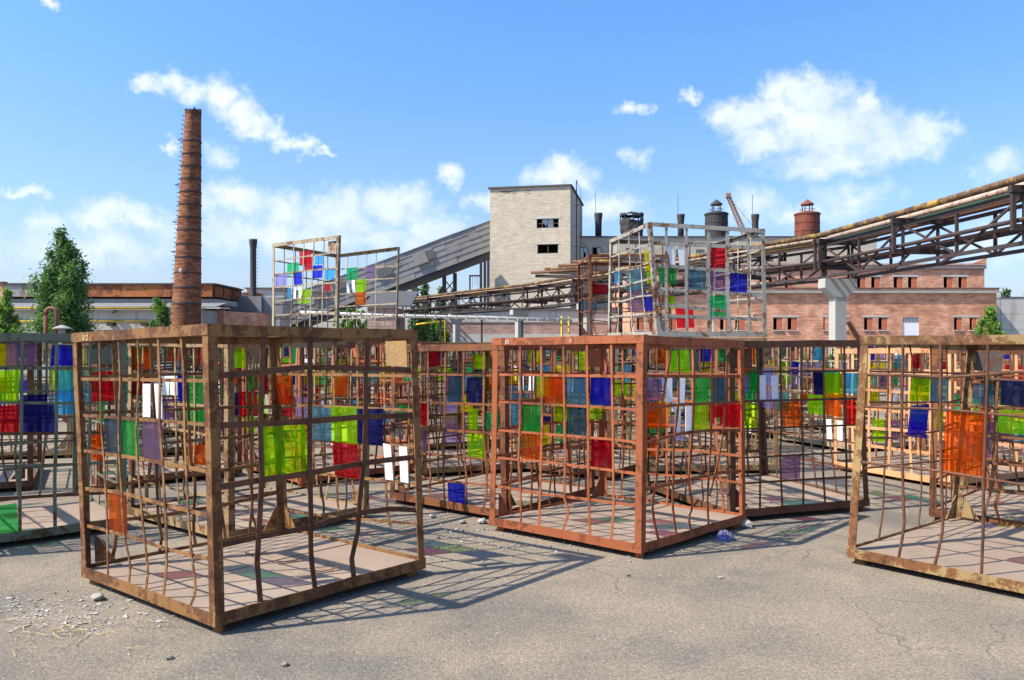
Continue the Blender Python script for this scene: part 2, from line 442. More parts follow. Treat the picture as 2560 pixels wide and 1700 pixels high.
# ---------------------------------------------------------------- mesh helpers
def link(name, verts, faces, mat=None, parent=None, smooth=False, loc=None, uvs=None):
    me = bpy.data.meshes.new(name)
    me.from_pydata(verts, [], faces)
    if uvs is not None:
        uvl = me.uv_layers.new(name='UVMap')
        i = 0
        for p in me.polygons:
            for li, vi in zip(p.loop_indices, p.vertices):
                uvl.data[li].uv = uvs[i]; i += 1
    if smooth:
        me.polygons.foreach_set('use_smooth', [True] * len(me.polygons))
    me.update()
    o = bpy.data.objects.new(name, me)
    if mat: me.materials.append(MATS[mat])
    COL.objects.link(o)
    if parent is not None: o.parent = parent
    if loc is not None: o.location = loc
    return o


def empty(name, loc, label, cat, group=None, rz=0.0):
    o = bpy.data.objects.new(name, None)
    o.empty_display_size = .2
    COL.objects.link(o); o.location = loc; o.rotation_euler = (0, 0, rz)
    tag(o, label, cat, group); return o


def tag(o, label=None, cat=None, group=None, kind=None):
    if label: o['label'] = label
    if cat: o['category'] = cat
    if group: o['group'] = group
    if kind: o['kind'] = kind
    return o


class MB:
    """collects shapes for ONE mesh object"""
    def __init__(self): self.v = []; self.f = []

    def add(self, verts, faces):
        k = len(self.v); self.v += [tuple(p) for p in verts]; self.f += [tuple(i + k for i in f) for f in faces]; return self

    def sweep(self, prof, path, a, b, cap=True):
        """prof: 2D points; a, b: vector axes (or lists of them, one per path point)"""
        n = len(prof); vs = []
        for i, p in enumerate(path):
            aa = a[i] if isinstance(a, list) else a
            bb = b[i] if isinstance(b, list) else b
            for (s, t) in prof:
                vs.append((p[0] + aa[0] * s + bb[0] * t, p[1] + aa[1] * s + bb[1] * t, p[2] + aa[2] * s + bb[2] * t))
        fs = []
        for i in range(len(path) - 1):
            for j in range(n):
                j2 = (j + 1) % n
                fs.append((i * n + j, i * n + j2, (i + 1) * n + j2, (i + 1) * n + j))
        if cap:
            fs.append(tuple(range(n - 1, -1, -1))); fs.append(tuple((len(path) - 1) * n + j for j in range(n)))
        return self.add(vs, fs)

    def box(self, x0, x1, y0, y1, z0, z1):
        return self.add([(x0, y0, z0), (x1, y0, z0), (x1, y1, z0), (x0, y1, z0), (x0, y0, z1), (x1, y0, z1), (x1, y1, z1), (x0, y1, z1)],
                        [(0, 3, 2, 1), (4, 5, 6, 7), (0, 1, 5, 4), (1, 2, 6, 5), (2, 3, 7, 6), (3, 0, 4, 7)])

    def beam(self, p, q, w, h=None, up=(0, 0, 1)):
        p, q = Vector(p), Vector(q); h = h or w
        d = (q - p).normalized(); u = Vector(up)
        if abs(d.dot(u)) > .98: u = Vector((1, 0, 0))
        a = d.cross(u).normalized(); b = a.cross(d).normalized()
        return self.sweep([(-w / 2, -h / 2), (w / 2, -h / 2), (w / 2, h / 2), (-w / 2, h / 2)], [p, q], a, b)

    def tube(self, path, r, n=8, cap=True):
        path = [Vector(p) for p in path]; A = []; B = []
        for i in range(len(path)):
            d = (path[min(i + 1, len(path) - 1)] - path[max(i - 1, 0)]).normalized()
            u = Vector((0, 0, 1)) if abs(d.z) < .95 else Vector((1, 0, 0))
            a = d.cross(u).normalized(); A.append(a); B.append(a.cross(d).normalized())
        rr = r if isinstance(r, (list, tuple)) else [r] * len(path)
        vs = []
        for i, p in enumerate(path):
            for j in range(n):
                t = 2 * math.pi * j / n
                vs.append(tuple(p + A[i] * (math.cos(t) * rr[i]) + B[i] * (math.sin(t) * rr[i])))
        fs = []
        for i in range(len(path) - 1):
            for j in range(n):
                j2 = (j + 1) % n; fs.append((i * n + j, i * n + j2, (i + 1) * n + j2, (i + 1) * n + j))
        if cap:
            fs.append(tuple(range(n - 1, -1, -1))); fs.append(tuple((len(path) - 1) * n + j for j in range(n)))
        return self.add(vs, fs)

    def lathe(self, prof, n=20, c=(0, 0, 0), cap=True):
        vs = []
        for (r, z) in prof:
            for j in range(n):
                t = 2 * math.pi * j / n; vs.append((c[0] + r * math.cos(t), c[1] + r * math.sin(t), c[2] + z))
        fs = []
        for i in range(len(prof) - 1):
            for j in range(n):
                j2 = (j + 1) % n; fs.append((i * n + j, i * n + j2, (i + 1) * n + j2, (i + 1) * n + j))
        if cap:
            fs.append(tuple(range(n - 1, -1, -1))); fs.append(tuple((len(prof) - 1) * n + j for j in range(n)))
        return self.add(vs, fs)

    def build(self, name, mat, parent=None, smooth=False, loc=None):
        return link(name, self.v, self.f, mat, parent, smooth, loc)


def pt(x, y, d):
    """photo position at distance d -> place in the yard (metres)"""
    return Vector(((x - 1280) / 1960.4 * d, d, EYE - (y - 862) / 1960.4 * d))


def text_mesh(s, size):
    cu = bpy.data.curves.new('lettering', 'FONT'); cu.body = s; cu.size = size; cu.extrude = .001; cu.resolution_u = 2
    o = bpy.data.objects.new('lettering', cu); COL.objects.link(o)
    dg = bpy.context.evaluated_depsgraph_get()
    me = bpy.data.meshes.new_from_object(o.evaluated_get(dg))
    bpy.data.objects.remove(o); bpy.data.curves.remove(cu); return me

# measured cages: corner points in metres, bars and panes as positions on each face
CAGES = {
 'A': dict(b=[[-3.069,5.587,0.05],[-1.731,4.571,0.05],[-0.636,5.791,0.05],[-1.974,6.806,0.05]], t=[[-3.14,5.587,1.783],[-1.775,4.571,1.824],[-0.694,5.791,1.812],[-2.06,6.806,1.771]], col='brown', missing=[], faces={
  0: dict(V=[[[0.222,0.961],[0.216,0.811],[0.209,0.599],[0.222,0.508],[0.228,0.25],[0.218,0.038]],[[0.372,0.962],[0.376,0.812],[0.348,0.607],[0.354,0.392],[0.362,0.235],[0.403,0.108],[0.386,0.042]],[[0.518,0.961],[0.514,0.813],[0.485,0.614],[0.493,0.467],[0.511,0.287],[0.536,0.13],[0.519,0.04]],[[0.664,0.961],[0.668,0.815],[0.656,0.655],[0.67,0.482],[0.682,0.309],[0.679,0.153],[0.644,0.037]],[[0.817,0.961],[0.828,0.816],[0.826,0.633],[0.829,0.496],[0.836,0.329],[0.856,0.183],[0.867,0.097],[0.823,0.039]]],
     H=[[[0.059,0.811],[0.398,0.812],[0.968,0.811]],[[0.056,0.662],[0.51,0.665],[0.961,0.665]],[[0.058,0.518],[0.5,0.519],[0.819,0.512],[0.961,0.508]],[[0.058,0.362],[0.36,0.377],[0.658,0.366],[0.959,0.363]],[[0.067,0.211],[0.411,0.217],[0.677,0.21],[0.958,0.217]]],
     P=[[0.523,0.673,0.576,0.8,"white"],[0.613,0.67,0.658,0.799,"white"],[0.215,0.52,0.347,0.66,"slate"],[0.357,0.521,0.487,0.659,"green"],[0.498,0.515,0.652,0.657,"purple"],[0.223,0.212,0.369,0.367,"orange"]]),
  1: dict(V=[[[0.228,0.966],[0.215,0.848],[0.204,0.651],[0.203,0.462],[0.184,0.27],[0.175,0.179],[0.185,0.047]],[[0.433,0.965],[0.424,0.744],[0.415,0.514],[0.413,0.285],[0.409,0.172],[0.424,0.047]],[[0.723,0.969],[0.704,0.815],[0.697,0.652],[0.684,0.488],[0.653,0.33],[0.638,0.211],[0.603,0.113],[0.612,0.067]]],
     H=[[[0.047,0.826],[0.205,0.837],[0.418,0.851],[0.707,0.841],[0.961,0.828]],[[0.042,0.662],[0.411,0.652],[0.7,0.652],[0.957,0.64]],[[0.041,0.456],[0.211,0.461],[0.404,0.461],[0.692,0.472],[0.958,0.467]],[[0.038,0.263],[0.187,0.266],[0.388,0.263],[0.651,0.281],[0.82,0.273],[0.965,0.244]]],
     P=[[0.215,0.465,0.41,0.649,"lime"]]),
  2: dict(V=[[[0.871,0.985],[0.869,0.811],[0.866,0.642],[0.851,0.311],[0.851,0.26]],[[0.701,0.979],[0.721,0.646],[0.726,0.426],[0.733,0.272]],[[0.544,0.966],[0.557,0.662],[0.56,0.342],[0.564,0.221],[0.556,0.174]],[[0.381,0.962],[0.389,0.667],[0.39,0.358],[0.387,0.241],[0.384,0.171]],[[0.212,0.958],[0.214,0.672],[0.224,0.373],[0.22,0.215],[0.203,0.149]]],
     H=[[[0.985,0.81],[0.429,0.809],[0.051,0.806]],[[0.985,0.659],[0.561,0.661],[0.052,0.661]],[[0.985,0.486],[0.564,0.497],[0.053,0.512]],[[0.985,0.33],[0.567,0.341],[0.055,0.353]],[[0.985,0.128],[0.58,0.146],[0.038,0.185]]],
     P=[[0.867,0.663,0.99,0.809,"orange"],[0.567,0.5,0.717,0.658,"teal"],[0.39,0.499,0.566,0.663,"lime"],[0.218,0.504,0.387,0.661,"navy"],[0.387,0.344,0.564,0.498,"red"],[0.168,0.353,0.216,0.509,"white"],[0.07,0.354,0.119,0.507,"white"]]),
 }),
 'B': dict(b=[[-0.211,7.177,0.05],[1.019,6.185,0.05],[2.185,7.31,0.05],[0.956,8.302,0.05]], t=[[-0.181,7.177,1.762],[1.038,6.185,1.782],[2.17,7.31,1.741],[0.951,8.302,1.721]], col='terra', missing=[], faces={
  0: dict(V=[[[0.201,0.958],[0.21,0.588],[0.203,0.368],[0.222,0.201],[0.228,0.042]],[[0.35,0.956],[0.364,0.546],[0.36,0.339],[0.355,0.042]],[[0.5,0.959],[0.514,0.634],[0.522,0.393],[0.522,0.2],[0.552,0.14],[0.54,0.099],[0.511,0.071]],[[0.653,0.957],[0.666,0.64],[0.671,0.405],[0.679,0.21],[0.69,0.044]],[[0.804,0.959],[0.817,0.646],[0.826,0.379],[0.832,0.189],[0.818,0.042]]],
     H=[[[0.046,0.805],[0.805,0.807],[0.96,0.807]],[[0.05,0.66],[0.812,0.657],[0.966,0.651]],[[0.053,0.509],[0.814,0.509],[0.968,0.504]],[[0.057,0.361],[0.359,0.369],[0.822,0.363],[0.97,0.358]],[[0.054,0.213],[0.362,0.204],[0.675,0.21],[0.968,0.215]]],
     P=[[0.367,0.667,0.502,0.801,"orange"],[0.518,0.658,0.657,0.801,"teal"],[0.673,0.665,0.805,0.799,"blue"],[0.525,0.518,0.661,0.653,"slate"],[0.219,0.37,0.358,0.506,"orange"],[0.682,0.366,0.818,0.502,"red"],[0.216,0.516,0.354,0.653,"green"]]),
  1: dict(V=[[[0.269,0.925],[0.191,0.725],[0.164,0.624],[0.133,0.336],[0.102,0.19],[0.158,0.045]],[[0.322,0.947],[0.324,0.674],[0.288,0.5],[0.282,0.321],[0.281,0.167],[0.314,0.047]],[[0.478,0.95],[0.463,0.546],[0.425,0.307],[0.456,0.16],[0.425,0.101],[0.448,0.05]],[[0.653,0.954],[0.642,0.495],[0.616,0.288],[0.604,0.166],[0.615,0.05]],[[0.811,0.881],[0.762,0.487],[0.624,0.188]]],
     H=[[[0.03,0.809],[0.949,0.802]],[[0.033,0.66],[0.339,0.668],[0.947,0.66]],[[0.043,0.497],[0.325,0.524],[0.625,0.525],[0.944,0.506]],[[0.04,0.286],[0.417,0.292],[0.743,0.296],[0.95,0.281]]],
     P=[[0.227,0.68,0.283,0.802,"white"],[0.338,0.674,0.401,0.802,"white"],[0.482,0.667,0.647,0.798,"green"],[0.041,0.688,0.191,0.799,"purple"],[0.043,0.564,0.227,0.684,"orange"],[0.312,0.525,0.361,0.662,"white"],[0.408,0.523,0.469,0.661,"white"],[0.479,0.525,0.636,0.659,"lime"],[0.66,0.67,0.804,0.794,"slate"],[0.66,0.584,0.803,0.653,"red"]]),
 }),
 'C': dict(b=[[-4.815,6.028,0.05],[-3.527,7.188,0.05],[-4.678,8.466,0.05],[-5.966,7.306,0.05]], t=[[-4.815,6.028,1.811],[-3.527,7.188,1.788],[-4.678,8.466,1.788],[-5.966,7.306,1.811]], col='green', missing=[], faces={
  0: dict(V=[[[0.131,0.969],[0.128,0.53],[0.122,0.333],[0.124,0.028]],[[0.245,0.971],[0.242,0.522],[0.236,0.321],[0.237,0.027]],[[0.363,0.973],[0.359,0.514],[0.353,0.308],[0.355,0.025]],[[0.523,0.976],[0.519,0.502],[0.513,0.29],[0.514,0.024]],[[0.673,0.979],[0.67,0.492],[0.663,0.274],[0.665,0.022]],[[0.825,0.982],[0.822,0.481],[0.814,0.257],[0.816,0.02]]],
     H=[[[0.022,0.839],[0.976,0.823]],[[0.022,0.688],[0.976,0.638]],[[0.022,0.541],[0.976,0.487]],[[0.022,0.387],[0.976,0.329]],[[0.022,0.236],[0.976,0.174]]],
     P=[[0.427,0.666,0.512,0.821,"lime"],[0.457,0.846,0.513,0.955,"purple"],[0.528,0.846,0.587,0.956,"purple"],[0.427,0.513,0.513,0.654,"red"],[0.525,0.509,0.665,0.652,"navy"],[0.678,0.664,0.745,0.816,"sky"],[0.427,0.029,0.506,0.177,"green"],[0.83,0.657,0.964,0.812,"red"],[0.736,0.662,0.811,0.815,"teal"],[0.83,0.352,0.889,0.507,"orange"]]),
 }),
 'D': dict(b=[[2.603,6.103,0.05],[3.76,4.792,0.05],[5.208,5.909,0.05],[4.051,7.22,0.05]], t=[[2.707,6.103,1.768],[3.76,4.792,1.773],[5.269,5.909,1.72],[4.217,7.22,1.715]], col='ochre', missing=[], faces={
  0: dict(V=[[[0.195,0.961],[0.206,0.613],[0.227,0.299],[0.236,0.185],[0.219,0.068]],[[0.353,0.96],[0.366,0.624],[0.38,0.358],[0.389,0.211],[0.381,0.136],[0.363,0.062]],[[0.538,0.963],[0.538,0.711],[0.536,0.415],[0.539,0.2],[0.537,0.051]],[[0.739,0.962],[0.738,0.651],[0.737,0.371],[0.746,0.168],[0.736,0.033]],[[0.871,0.961],[0.869,0.524],[0.877,0.258],[0.868,0.024]]],
     H=[[[0.042,0.824],[0.205,0.828],[0.358,0.824],[0.534,0.84],[0.67,0.854],[0.962,0.857]],[[0.05,0.681],[0.363,0.69],[0.674,0.679],[0.979,0.668]],[[0.048,0.432],[0.366,0.432],[0.679,0.415],[0.974,0.397]]],
     P=[[0.376,0.419,0.534,0.682,"orange"]]),
  3: dict(V=[[[0.776,0.968],[0.75,0.616],[0.74,0.351],[0.727,0.185],[0.75,0.049]],[[0.601,0.965],[0.493,0.694],[0.394,0.314],[0.378,0.135],[0.381,0.035]],[[0.409,0.97],[0.336,0.596],[0.266,0.3],[0.246,0.075]],[[0.256,0.974],[0.174,0.588],[0.097,0.073]]],
     H=[[[0.925,0.841],[0.032,0.832]],[[0.916,0.699],[0.015,0.675]],[[0.912,0.536],[0.667,0.519],[0.015,0.54]],[[0.911,0.395],[0.015,0.363]]],
     P=[[0.403,0.694,0.584,0.821,"lime"],[0.222,0.688,0.399,0.818,"teal"],[0.401,0.527,0.574,0.675,"blue"],[0.244,0.545,0.31,0.664,"lime"]]),
 }),
 'E': dict(b=[[-3.752,7.647,0.05],[-2.387,6.601,0.05],[-1.399,7.702,0.05],[-2.764,8.747,0.05]], t=[[-3.752,7.647,1.759],[-2.394,6.601,1.74],[-1.375,7.702,1.739],[-2.733,8.747,1.757]], col='tan', missing=[], faces={
  0: dict(V=[],
     H=[],
     P=[[0.586,0.656,0.785,0.815,"green"],[0.585,0.552,0.784,0.654,"green"],[0.353,0.694,0.416,0.806,"white"],[0.427,0.698,0.501,0.809,"white"],[0.508,0.673,0.58,0.814,"blue"],[0.601,0.342,0.789,0.454,"orange"]]),
  1: dict(V=[],
     H=[],
     P=[[0.041,0.617,0.075,0.737,"navy"],[0.078,0.613,0.196,0.736,"red"],[0.121,0.743,0.198,0.82,"green"],[0.122,0.531,0.18,0.612,"lime"]]),
 }),
 'G': dict(b=[[-1.313,8.418,0.05],[-0.053,7.445,0.05],[0.925,8.711,0.05],[-0.335,9.685,0.05]], t=[[-1.3,8.418,1.691],[-0.075,7.445,1.715],[0.903,8.711,1.715],[-0.323,9.685,1.691]], col='rust', missing=[], faces={
  0: dict(V=[[[0.16,0.966],[0.171,0.474],[0.167,0.015]],[[0.345,0.964],[0.349,0.484],[0.369,0.182],[0.359,0.015]],[[0.505,0.963],[0.492,0.491],[0.484,0.193],[0.493,0.015]],[[0.663,0.961],[0.653,0.5],[0.665,0.306],[0.678,0.211],[0.669,0.015]],[[0.832,0.96],[0.82,0.509],[0.845,0.227],[0.838,0.114],[0.814,0.018]]],
     H=[[[0.017,0.818],[0.941,0.814]],[[0.019,0.637],[0.938,0.645]],[[0.021,0.466],[0.935,0.482]],[[0.022,0.313],[0.933,0.323]],[[0.024,0.15],[0.93,0.174]]],
     P=[[0.675,0.65,0.82,0.802,"navy"],[0.514,0.649,0.655,0.805,"slate"],[0.69,0.489,0.763,0.615,"lime"],[0.678,0.327,0.837,0.476,"lime"],[0.268,0.491,0.337,0.64,"red"],[0.277,0.329,0.346,0.482,"purple"],[0.513,0.011,0.675,0.17,"blue"]]),
 }),
 'H': dict(b=[[2.081,7.469,0.05],[3.658,8.017,0.05],[3.106,9.604,0.05],[1.53,9.056,0.05]], t=[[2.074,7.469,1.734],[3.584,8.017,1.749],[3.033,9.604,1.749],[1.522,9.056,1.734]], col='rust2', missing=[], faces={
  0: dict(V=[[[0.208,0.958],[0.207,0.512],[0.212,0.307],[0.207,0.015]],[[0.372,0.956],[0.368,0.506],[0.354,0.3],[0.364,0.015]],[[0.528,0.955],[0.52,0.5],[0.522,0.292],[0.513,0.015]],[[0.695,0.953],[0.683,0.494],[0.666,0.285],[0.673,0.017]],[[0.86,0.951],[0.844,0.489],[0.843,0.276],[0.831,0.023]]],
     H=[[[0.065,0.826],[0.956,0.814]],[[0.064,0.658],[0.96,0.648]],[[0.063,0.499],[0.964,0.49]],[[0.061,0.334],[0.968,0.329]],[[0.06,0.189],[0.966,0.181]]],
     P=[[0.105,0.699,0.152,0.802,"lavender"],[0.158,0.698,0.219,0.832,"green"],[0.223,0.658,0.268,0.804,"white"],[0.31,0.656,0.358,0.802,"white"],[0.103,0.501,0.206,0.645,"lime"],[0.368,0.499,0.522,0.647,"orange"],[0.623,0.681,0.694,0.822,"navy"],[0.699,0.648,0.849,0.8,"yellow"],[0.848,0.497,0.943,0.64,"red"],[0.37,0.191,0.506,0.33,"purple"]]),
 }),
 'I': dict(b=[[4.357,10.652,0.05],[5.115,9.135,0.05],[6.653,9.904,0.05],[5.896,11.42,0.05]], t=[[4.379,10.652,1.646],[5.115,9.135,1.672],[6.653,9.904,1.672],[5.917,11.42,1.646]], col='salmon', missing=[], faces={
  0: dict(V=[],
     H=[],
     P=[[0.352,0.254,0.457,0.436,"lime"],[0.457,0.303,0.589,0.431,"purple"],[0.649,0.324,0.802,0.545,"blue"]]),
 }),
 'J': dict(b=[[4.017,7.558,0.05],[5.176,6.341,0.05],[6.393,7.5,0.05],[5.233,8.717,0.05]], t=[[4.04,7.558,1.677],[5.199,6.341,1.677],[6.416,7.5,1.677],[5.257,8.717,1.677]], col='rust', missing=[], faces={
 }),
 'K': dict(b=[[-4.478,14.606,1.83],[-3.02,13.487,1.83],[-2.205,15.114,1.83],[-3.669,16.424,1.83]], t=[[-4.466,14.606,3.585],[-2.979,13.487,3.585],[-2.16,15.114,3.585],[-3.661,16.424,3.585]], col='cream', missing=[1], faces={
  0: dict(V=[[[0.334,0.97],[0.315,0.5],[0.296,0.118]],[[0.489,0.971],[0.475,0.493],[0.403,0.116]],[[0.641,0.972],[0.619,0.623],[0.595,0.113]],[[0.788,0.973],[0.775,0.615],[0.774,0.111]]],
     H=[[[0.036,0.811],[0.389,0.826],[0.947,0.836]],[[0.037,0.672],[0.392,0.68],[0.952,0.684]],[[0.028,0.534],[0.436,0.539],[0.957,0.538]],[[0.018,0.383],[0.397,0.398],[0.961,0.394]],[[0.015,0.239],[0.966,0.246]]],
     P=[[0.41,0.75,0.586,0.889,"redb"],[0.486,0.688,0.616,0.818,"redb"],[0.644,0.732,0.769,0.82,"sky"],[0.598,0.598,0.758,0.725,"blue"],[0.326,0.544,0.452,0.677,"blue"],[0.222,0.651,0.4,0.774,"emerald"],[0.038,0.542,0.219,0.667,"lavender"],[0.791,0.575,0.935,0.682,"sky"],[0.792,0.461,0.873,0.534,"redb"],[0.316,0.398,0.362,0.527,"white"],[0.405,0.395,0.451,0.523,"white"],[0.397,0.346,0.588,0.492,"lime"],[0.226,0.381,0.295,0.519,"sky"]]),
  2: dict(V=[[[0.809,0.985],[0.812,0.577],[0.817,0.144]],[[0.645,0.985],[0.646,0.569],[0.648,0.141]],[[0.498,0.985],[0.497,0.561],[0.497,0.138]],[[0.348,0.985],[0.345,0.553],[0.344,0.136]]],
     H=[[[0.962,0.824],[0.017,0.792]],[[0.96,0.681],[0.015,0.659]],[[0.959,0.527],[0.015,0.517]],[[0.958,0.378],[0.015,0.379]],[[0.957,0.232],[0.015,0.243]]],
     P=[[0.647,0.683,0.81,0.827,"emerald"],[0.355,0.68,0.497,0.82,"purple"],[0.762,0.535,0.808,0.68,"white"],[0.671,0.531,0.721,0.675,"white"],[0.498,0.531,0.654,0.68,"lime"],[0.5,0.39,0.665,0.531,"orange"]]),
 }),
 'M': dict(b=[[2.259,12.2,1.83],[4.019,12.35,1.83],[3.596,14.1,1.83],[1.675,13.8,1.83]], t=[[2.122,12.2,3.611],[3.988,12.35,3.527],[3.654,14.1,3.52],[1.711,13.8,3.551]], col='white', missing=[], faces={
  0: dict(V=[[[0.153,0.984],[0.116,0.459],[0.089,0.015]],[[0.325,0.978],[0.293,0.464],[0.274,0.015]],[[0.514,0.972],[0.487,0.47],[0.473,0.015]],[[0.676,0.972],[0.657,0.474],[0.656,0.201],[0.675,0.015]],[[0.859,0.974],[0.846,0.48],[0.844,0.222],[0.853,0.053],[0.909,0.062]]],
     H=[[[0.019,0.821],[0.985,0.821]],[[0.015,0.628],[0.984,0.583]],[[0.015,0.422],[0.985,0.382]],[[0.015,0.282],[0.666,0.229]],[[0.015,0.184],[0.985,0.158]]],
     P=[[0.162,0.634,0.208,0.821,"white"],[0.245,0.634,0.295,0.825,"white"],[0.057,0.46,0.213,0.612,"green"],[0.322,0.407,0.477,0.604,"teal"],[0.519,0.621,0.66,0.809,"redb"],[0.511,0.408,0.652,0.596,"purple"],[0.683,0.394,0.837,0.592,"blue"],[0.49,0.181,0.647,0.373,"emerald"],[0.187,0.078,0.345,0.258,"redb"],[0.09,0.238,0.185,0.364,"lime"]]),
  3: dict(V=[],
     H=[],
     P=[[0.822,0.583,0.959,0.768,"yellow"],[0.844,0.472,0.967,0.573,"lime"],[0.402,0.432,0.793,0.63,"teal"],[0.413,0.244,0.755,0.432,"purple"],[0.766,0.229,0.955,0.389,"blue"],[0.113,0.53,0.287,0.666,"sky"]]),
 }),
}

# ---------------------------------------------------------------- ground
g = link('ground', [(-400, -60, 0), (400, -60, 0), (400, 900, 0), (-400, 900, 0)], [(0, 1, 2, 3)], 'worn_asphalt')
tag(g, 'worn grey-tan asphalt yard', 'ground', kind='structure')


def stones(name, pts, sizes, mat, label, seed, flat=.6):
    """loose stones: one mesh nobody could count"""
    rng = np.random.default_rng(seed)
    base = np.array([(1, 0, 0), (-1, 0, 0), (0, 1, 0), (0, -1, 0), (0, 0, 1), (0, 0, -1)], float)
    fc = np.array([(0, 2, 4), (2, 1, 4), (1, 3, 4), (3, 0, 4), (2, 0, 5), (1, 2, 5), (3, 1, 5), (0, 3, 5)])
    n = len(pts)
    v = base[None] * (0.6 + .8 * rng.random((n, 6, 1))) + .25 * rng.standard_normal((n, 6, 3))
    v *= np.array([1, .75, flat]) * np.array(sizes)[:, None, None]
    a = rng.random(n) * 6.283; c, s = np.cos(a), np.sin(a)
    x = v[:, :, 0] * c[:, None] - v[:, :, 1] * s[:, None]; y = v[:, :, 0] * s[:, None] + v[:, :, 1] * c[:, None]
    z = v[:, :, 2] + (np.array(sizes) * flat * .45)[:, None]
    V = np.stack([x + pts[:, 0:1], y + pts[:, 1:2], z], -1).reshape(-1, 3)
    F = (fc[None] + (np.arange(n) * 6)[:, None, None]).reshape(-1, 3)
    o = link(name, V.tolist(), F.tolist(), mat); tag(o, label, 'gravel', kind='stuff'); return o


rng = np.random.default_rng(5)
P = []
while len(P) < 3600:
    y = 2.7 + 10 * rng.random() ** 1.7; x = (rng.random() * 2 - 1) * y * .72; P.append((x, y))
P = np.array(P); stones('gravel', P, .003 + .005 * rng.random(len(P)) ** 2.5, 'stone', 'fine loose grit scattered over the asphalt yard', 1)
P2 = P[rng.permutation(len(P))[:1400]] + rng.normal(0, .4, (1400, 2))
stones('gravel', P2, .003 + .006 * rng.random(1400) ** 3, 'stone_pale', 'pale chips scattered over the asphalt yard', 2)
q = np.concatenate([rng.normal((-2.75, 4.95), (.38, .17), (420, 2)), rng.normal((-3.3, 5.15), (.35, .2), (160, 2))])
stones('rubble', q, .005 + .02 * rng.random(len(q)) ** 2.6, 'stone_pale', 'broken stone flakes heaped beside the left cage corner', 3, .35)
q = np.concatenate([rng.normal((-.1, 7.25), (.55, .35), (300, 2)), rng.normal((.15, 6.55), (.7, .35), (220, 2)), rng.normal((-.55, 6.6), (.2, .5), (120, 2))])
stones('rubble', q, .004 + .018 * rng.random(len(q)) ** 3, 'stone_pale', 'crumbled stones strewn between the brown and terracotta cages', 4, .6)


def rock(x, y, s, label, mat='stone_pale', seed=0):
    r = random.Random(seed); mb = MB()
    ph = (1 + 5 ** .5) / 2
    vs = [(-1, ph, 0), (1, ph, 0), (-1, -ph, 0), (1, -ph, 0), (0, -1, ph), (0, 1, ph), (0, -1, -ph), (0, 1, -ph), (ph, 0, -1), (ph, 0, 1), (-ph, 0, -1), (-ph, 0, 1)]
    fs = [(0, 11, 5), (0, 5, 1), (0, 1, 7), (0, 7, 10), (0, 10, 11), (1, 5, 9), (5, 11, 4), (11, 10, 2), (10, 7, 6), (7, 1, 8), (3, 9, 4), (3, 4, 2), (3, 2, 6), (3, 6, 8), (3, 8, 9), (4, 9, 5), (2, 4, 11), (6, 2, 10), (8, 6, 7), (9, 8, 1)]
    vs = [tuple(c * s * .5 * r.uniform(.7, 1.25) * k for c, k in zip(v, (1.1, .9, .6))) for v in vs]
    mb.add(vs, fs); o = mb.build('stone', mat, loc=(x, y, s * .42)); o.rotation_euler = (0, 0, r.uniform(0, 6)); tag(o, label, 'stone', 'single stones on the asphalt')


def gpt(x, y):
    d = EYE * 1960.4 / (y - 862); return (x - 1280) / 1960.4 * d, d


rock(*gpt(1206, 1309), .055, 'pale round stone at the left corner of the terracotta cage', seed=1)
rock(*gpt(1081, 1294), .04, 'small pale stone under the blue pane between the cages', seed=2)
rock(*gpt(1156, 1309), .038, 'flat grey stone left of the terracotta cage corner', 'stone', seed=3)
rock(*gpt(1858, 1318), .09, 'white stone propped under the right corner of the terracotta cage', seed=4)
rock(*gpt(424, 1648), .022, 'dark pebble lowest on the open asphalt at left', 'stone', seed=5)
rock(*gpt(712, 1664), .024, 'grey pebble near the bottom edge left of centre', 'stone', seed=6)
rock(*gpt(1570, 1440), .022, 'dark lump on the asphalt in front of the terracotta cage', 'stone', seed=7)
rock(*gpt(244, 1500), .055, 'largest pale flake in the rubble beside the left cage', seed=8)

# dry straw by the rubble
mb = MB(); r_ = random.Random(3)
for i in range(46):
    x, y = r_.gauss(-2.62, .28), r_.gauss(4.66, .14); a = r_.uniform(0, 6.28); l = r_.uniform(.04, .13)
    mb.tube([(x, y, .006), (x + math.cos(a) * l * .5, y + math.sin(a) * l * .5, .016), (x + math.cos(a + .5) * l, y + math.sin(a + .5) * l, .007)], .0016, 4)
tag(mb.build('straw', 'straw'), 'dry yellow straw lying beside the left cage rubble', 'straw', kind='stuff')

# ---------------------------------------------------------------- the cages
PALETTE = ['lime', 'lime', 'orange', 'red', 'redb', 'blue', 'navy', 'teal', 'purple', 'green', 'emerald', 'sky', 'white', 'white', 'yellow', 'slate', 'lavender']


def catmull(p, sub):
    if len(p) < 3 or sub < 2: return p
    o = []
    for i in range(len(p) - 1):
        p0 = p[max(i - 1, 0)]; p1 = p[i]; p2 = p[i + 1]; p3 = p[min(i + 2, len(p) - 1)]
        for k in range(sub):
            t = k / sub
            o.append(tuple(.5 * (2 * b + (c - a) * t + (2 * a - 5 * b + 4 * c - d) * t * t + (3 * b - a - 3 * c + d) * t ** 3) for a, b, c, d in zip(p0, p1, p2, p3)))
    o.append(p[-1]); return o


